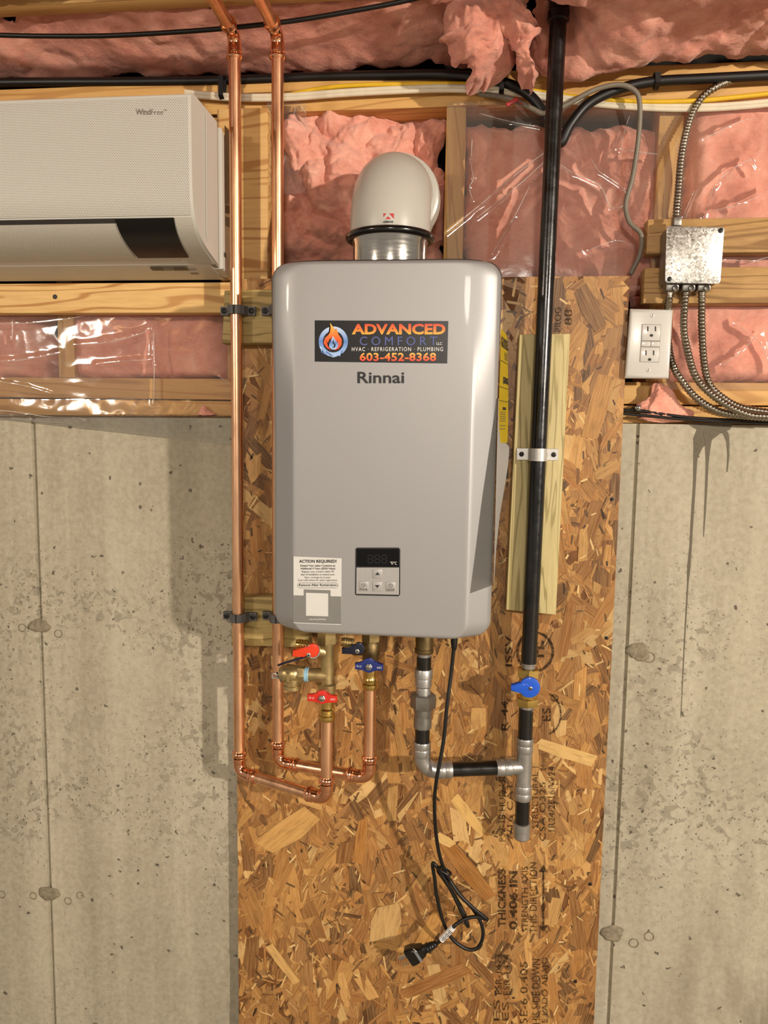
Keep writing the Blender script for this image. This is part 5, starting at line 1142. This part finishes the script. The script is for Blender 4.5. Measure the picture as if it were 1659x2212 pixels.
for nm, q, mt in [('side_label', [(485, 270), (497, 285), (497, 442), (486, 440)], 'rating'), ('side_label', [(487, 442), (497, 445), (497, 462), (487, 460)], 'dark_olive'), ('side_label', [(487, 468), (497, 470), (497, 492), (487, 486)], 'rating')]:
    bm = BM(); bm.faces.new([bm.verts.new(V((sx, max(-.06, min(.0, PXp(x, y).y)), PXp(x, y).z))) for x, y in q]); mk(nm, bm, mt, ac, flat=True)
sx = AX1+.0008
bm = BM(); p = [PXp(444, 245), PXp(448, 250), PXp(448, 520), PXp(445, 500)]; prism(bm, p, (.0012, 0, 0)); mk('side_ridge', bm, 'ac_white', ac, flat=True)
for k in range(3):
    bm = BM(); p = PXp(476, 541+k*3.4); obox(bm, (AX1+.0015, -.05, p.z), (.0004, 0, 0), (0, .006, 0), (0, 0, .0008)); mk('side_vent', bm, 'slot', ac, flat=True)
# ------------------------------------------------------------------ ELECTRICAL
jb = thing('junction_box', 'square galvanised junction box with blank cover on the right-hand boards', 'electrical box', P(1500, 612, -.02))
q = [(1443, 488), (1561, 491), (1565, 495), (1556, 608), (1552, 613), (1440, 611), (1436.5, 606), (1440, 492)]; JF = -.047
pts = [P(x, y, JF) for x, y in q]; cc = sum(pts, V())/len(pts)
bm = BM(); prism(bm, [p.lerp(cc, .03)+V((0, .0018, 0)) for p in pts], (0, .050, 0), .001); mk('box_body', bm, 'steel_dark', jb)
bm = BM(); prism(bm, pts, (0, .0018, 0), .0005); cvp = mk('cover_plate', bm, 'galv', jb)
for x, y in ((1557, 498), (1446, 603)): screw_head('cover_screw', P(x, y, JF), (0, -1, 0), .0042, 'screw_black', cvp, .002)
for x in (1449, 1484, 1517):
    c = P(x, 620, -.022); bm = BM(); obox(bm, c, (.0115, 0, 0), (0, .014, 0), (0, 0, .009), .003); o = mk('conduit_connector', bm, 'steel_dark', jb)
    screw_head('connector_screw', P(x+9, 623, -.037), (.3, -1, 0), .0055, 'screw', o, .004)
bm = BM(); c = P(1461, 481, -.024); obox(bm, c, (.007, 0, 0), (0, .011, 0), (0, 0, .008), .002); mk('conduit_connector', bm, 'steel_dark', jb)
def conduit(pts, lab, r=.0072):
    sp = spline(pts, 10); L = [0]
    for a, b in zip(sp, sp[1:]): L.append(L[-1]+(b-a).length)
    out, rs = [], []; n = int(L[-1]/.0016); k = 0
    for i in range(n+1):
        s = L[-1]*i/n
        while k < len(L)-2 and L[k+1] < s: k += 1
        f = (s-L[k])/max(1e-9, L[k+1]-L[k]); out.append(sp[k].lerp(sp[k+1], f)); rs.append(r-(0, .0007, .0017, .0007)[i % 4])
    bm = BM(); tube(bm, out, rs, 12); return top('metal_conduit', bm, 'conduit', lab, 'conduit', 'flexible metal conduits', sharp=60)
conduit([P(1461, 480, -.024), P(1462, 455, -.02), P(1465, 420, -.012), P(1472, 340, .0), P(1484, 280, .015), P(1500, 235, .024), P(1522, 205, .024), P(1550, 186, .022), P(1578, 174, .026), P(1600, 163, .034)], 'flexible metal conduit rising from the junction box to the top plate')
conduit([P(1448, 626, -.022), P(1445, 645, -.022), P(1443, 690, .010), P(1445, 745, .012), P(1453, 786, .004), P(1469, 817, -.012), P(1499, 855, -.016), P(1536, 881, -.018), P(1581, 895, -.02), P(1660, 902, -.02), P(1720, 903, -.02)], 'flexible metal conduit below the junction box passing behind the outlet')
conduit([P(1483, 626, -.022), P(1480, 645, -.022), P(1477, 709, -.02), P(1486, 761, -.02), P(1503, 814, -.024), P(1536, 851, -.03), P(1581, 881, -.036), P(1622, 897, -.038), P(1660, 900, -.038), P(1720, 903, -.038)], 'flexible metal conduit, middle of three below the junction box')
conduit([P(1516, 626, -.022), P(1516, 645, -.022), P(1516, 709, -.016), P(1521, 784, -.012), P(1532, 829, -.010), P(1559, 858, -.006), P(1600, 880, -.0), P(1660, 890, -.0), P(1720, 893, -.0)], 'flexible metal conduit, rightmost of three below the junction box')
# outlet
OYf = -.0145
ol = thing('outlet', 'white duplex GFCI outlet with wall plate beside the strand board', 'outlet', P(1400, 818, -.02))
q = [P(1362, 666, OYf), P(1455, 668, OYf), P(1446, 818, OYf), P(1350, 817, OYf)]; cc = sum(q, V())/4
bm = BM(); o_ = [bm.verts.new(p+V((0, .006, 0))) for p in q]; rim = [bm.verts.new(p.lerp(cc, .012)+V((0, .0035, 0))) for p in q]; f_ = [bm.verts.new(p.lerp(cc, .05)+V((0, .001, 0))) for p in q]; f2 = [bm.verts.new(p.lerp(cc, .12)) for p in q]
for A, B in ((o_, rim), (rim, f_), (f_, f2)):
    for k in range(4): bm.faces.new((A[k], A[(k+1) % 4], B[(k+1) % 4], B[k]))
bm.faces.new(f2); bk = [bm.verts.new(p+V((0, .0065, 0))) for p in q]
for k in range(4): bm.faces.new((o_[k], bk[k], bk[(k+1) % 4], o_[(k+1) % 4]))
bm.faces.new(bk[::-1]); mk('wall_plate', bm, 'outlet', ol, sharp=50)
bm = BM(); prism(bm, [P(1364, 676, OYf+.0066), P(1428, 677, OYf+.0066), P(1420, 808, OYf+.0066), P(1355, 808, OYf+.0066)], (0, .040, 0)); mk('outlet_box', bm, 'box_dark', ol, flat=True)
OY2 = OYf-.0005
bm = BM(); prism(bm, [P(1387, 700, OY2), P(1428, 701, OY2), P(1423, 783, OY2), P(1382, 782, OY2)], (0, .001, 0)); rc = mk('receptacle', bm, 'recess', ol, flat=True)
def face(pp, nm, mt='outlet', dep=.0022):
    bm = BM(); prism(bm, [P(x, y, OY2-.0012) for x, y in pp], (0, dep, 0), .0005); return mk(nm, bm, mt, rc)
face([(1387.7, 700.7), (1427.5, 701.6), (1425.3, 736), (1385.9, 735.6)], 'socket_face'); face([(1384.6, 749.7), (1424.6, 750.2), (1422.6, 782.4), (1382.6, 781.4)], 'socket_face')
face([(1385.8, 737), (1405.8, 737.3), (1405.3, 748.6), (1385.2, 748.4)], 'test_button'); face([(1406.8, 737.3), (1425.3, 737.6), (1424.7, 748.9), (1406.2, 748.6)], 'reset_button')
for dx, dy in ((0, 0), (-4, 52)):
    for x in (1399.5, 1416):
        bm = BM(); quad(bm, x+dx-1.3, 705+dy, x+dx+1.3, 715.5+dy, OY2-.0016); mk('blade_slot', bm, 'slot', rc, flat=True)
    bm = BM(); bm.faces.new([bm.verts.new(P(1407.3+dx+3.8*cos(a), 725+dy-(3.6 if sin(a) > 0 else 2.5)*sin(a), OY2-.0016)) for a in [2*pi*k/14 for k in range(14)]]); mk('ground_slot', bm, 'slot', rc, flat=True)
for x, y in ((1409, 681.5), (1400.5, 800)):
    bm = BM(); lathe(bm, P(x, y, OYf+.0005), (0, -1, 0), [(0, .0038), (.0010, .0036), (.0014, .002)], 16); o = mk('plate_screw', bm, 'outlet', ol)
    bm = BM(); obox(bm, P(x, y, OYf-.001), (.0008, 0, .0026), (0, .0001, 0), (-.0004, 0, .0001)); mk('screw_slot', bm, 'slot', o, flat=True)
# ------------------------------------------------------------------ CABLES ALONG THE TOP PLATE
def cable(name, pts, r, mat, lab, grp=None, flat=1.0, n=10):
    bm = BM(); tube(bm, spline(pts, 8), r, n); return top(name, bm, mat, lab, 'cable', grp, sharp=80)
Q = lambda Y, *xy: [P(x, y, Y) for x, y in xy]
cable('black_cable', Q(-.075, (-420, 58), (-200, 70), (0, 76), (100, 78), (240, 77), (400, 68), (520, 58), (640, 44), (760, 24), (860, 5), (940, -14)), .0042, 'black_cable', 'thin black cable sagging across the ceiling insulation behind the copper pipes')
cable('black_cable', [P(-420, 185, .050), P(-60, 180, .050), P(100, 178, .050), P(300, 177, .050), P(500, 174, .050), P(700, 166, .050), P(850, 163, .046), P(950, 162, .040), P(1045, 170, .030), P(1110, 186, .024), P(1150, 212, .02), P(1178, 250, .018), P(1196, 296, .016), P(1212, 308, .014), P(1232, 270, .010), P(1270, 225, .010), P(1330, 195, .012), P(1405, 177, .016), P(1520, 170, .02), P(1660, 163, .024), P(1720, 160, .024)], .0092, 'black_cable', 'thick black cable along the top plate dipping behind the gas pipe')
for dy, lab in ((0, 'white cable along the top plate, upper of the two white ones'), (8, 'white cable along the top plate, lower of the two white ones')):
    Yw = .030
    cable('white_cable', [P(x, y+dy, Yw) for x, y in ((400, 198), (440, 202), (520, 207), (620, 206), (740, 197), (850, 191), (960, 187), (1060, 190), (1110, 195), (1180, 205), (1280, 218), (1400, 227), (1500, 229), (1600, 224), (1720, 212))], .0042, 'white_cable', lab, 'white cables on the top plate')
cable('yellow_cable', [P(620, 206, .036), P(690, 192, .034), P(760, 185, .032), P(860, 182, .031), P(960, 181, .031), P(1060, 184, .034), P(1150, 196, .036), P(1215, 206, .034), P(1300, 215, .028), P(1400, 220, .027), P(1500, 218, .027), P(1580, 211, .027), P(1720, 196, .027)], .0042, 'yellow_cable', 'yellow cable resting on the white cables along the top plate')
cable('grey_cable', [P(1035, 203, .03), P(1075, 208, .024), P(1110, 216, .018), P(1150, 235, .010), P(1175, 245, .006), P(1215, 231, .0), P(1280, 196, -.004), P(1335, 183, -.006), P(1370, 195, -.004), P(1382, 225, .0), P(1379, 300, .012), P(1367, 380, .016), P(1352, 440, .016), P(1360, 480, .014), P(1385, 507, .012), P(1382, 550, .014), P(1362, 592, .018)], .0045, 'grey_cable', 'grey cable looping right of the gas pipe down to the strand board')
cable('black_cable', [P(1340, 886, .016), P(1380, 887, .012), P(1440, 896, .008), P(1500, 903, .006), P(1600, 908, .004), P(1720, 910, .004)], .0032, 'black_cable', 'black cable lying on the concrete ledge below the outlet, upper one', 'black ledge cables')
cable('black_cable', [P(1340, 893, .010), P(1400, 898, .006), P(1480, 906, .002), P(1600, 912, -.002), P(1720, 915, -.002)], .0028, 'black_cable', 'black cable lying on the concrete ledge below the outlet, lower one', 'black ledge cables')
cc = thing('cable_clip', 'small black cable clip with a bright screw left of the ledge insulation', 'clip', P(1377, 888, .02))
bm = BM(); box(bm, P(1371, 890, .004)-V((0, 0, 0)), P(1385, 876, .004)+V((0, .03, 0)), .002); mk('clip_body', bm, 'black_cable', cc)
screw_head('clip_screw', P(1377.5, 881.5, .003), (0, -1, 0), .0048, 'screw', cc, .003)
def tie(px, y0, y1, Y, lab, mat='black_cable'):
    bm = BM(); a, b = P(px, y0, Y), P(px, y1, Y)
    w_ = .0045; loop = [a+V((0, 0, 0)), a+V((0, -.012, -.004)), b+V((0, -.012, .004)), b, b+V((0, .008, 0)), a+V((0, .008, 0))]
    for p, q2 in zip(loop, loop[1:]+loop[:1]):
        d_ = (q2-p)/2; obox(bm, (p+q2)/2, (w_, 0, 0), d_, d_.cross(V((1, 0, 0))).normalized()*.0012)
    return top('cable_strap', bm, mat, lab, 'cable strap', 'cable straps on the top plate')
tie(481, 166, 216, .030, 'black cable strap on the white cables left of the copper pipes')
tie(1083, 178, 204, .028, 'black cable strap near the torn insulation flap')
tie(1418, 158, 190, .018, 'black cable strap on the thick black cable above the junction box')
rc2 = thing('wire_tag', 'small red plastic wire tag hanging by the black gas pipe', 'tag', P(1108, 228, .005))
bm = BM(); a, b = P(1094, 228, .004), P(1118, 214, .004); d_ = (b-a)/2; obox(bm, (a+b)/2, d_, (0, .003, 0), d_.cross(V((0, 1, 0))).normalized()*.0035, .001); mk('tag_body', bm, 'red_clip', rc2)
bm = BM(); tube(bm, [P(1118, 214, .004), P(1124, 222, .006), P(1130, 226, .009)], .001, 6); mk('tag_wire', bm, 'red_clip', rc2)
# ------------------------------------------------------------------ small hardware
for x, y, nm in ((119, 641, 'nailer_screw'),):
    sc_ = screw_head(nm, P(x, y, YN-.0005), (0, -1, 0), .0045, 'screw_black', None, .001) if False else None
bm = BM(); lathe(bm, P(119, 641, YN-.001), (0, -1, 0), [(0, .0045), (.0008, .0045), (.0012, .003)], 14); mk('nailer_screw', bm, 'screw_black', up)
for o in bpy.data.objects:
    if '_o' in o: del o['_o']
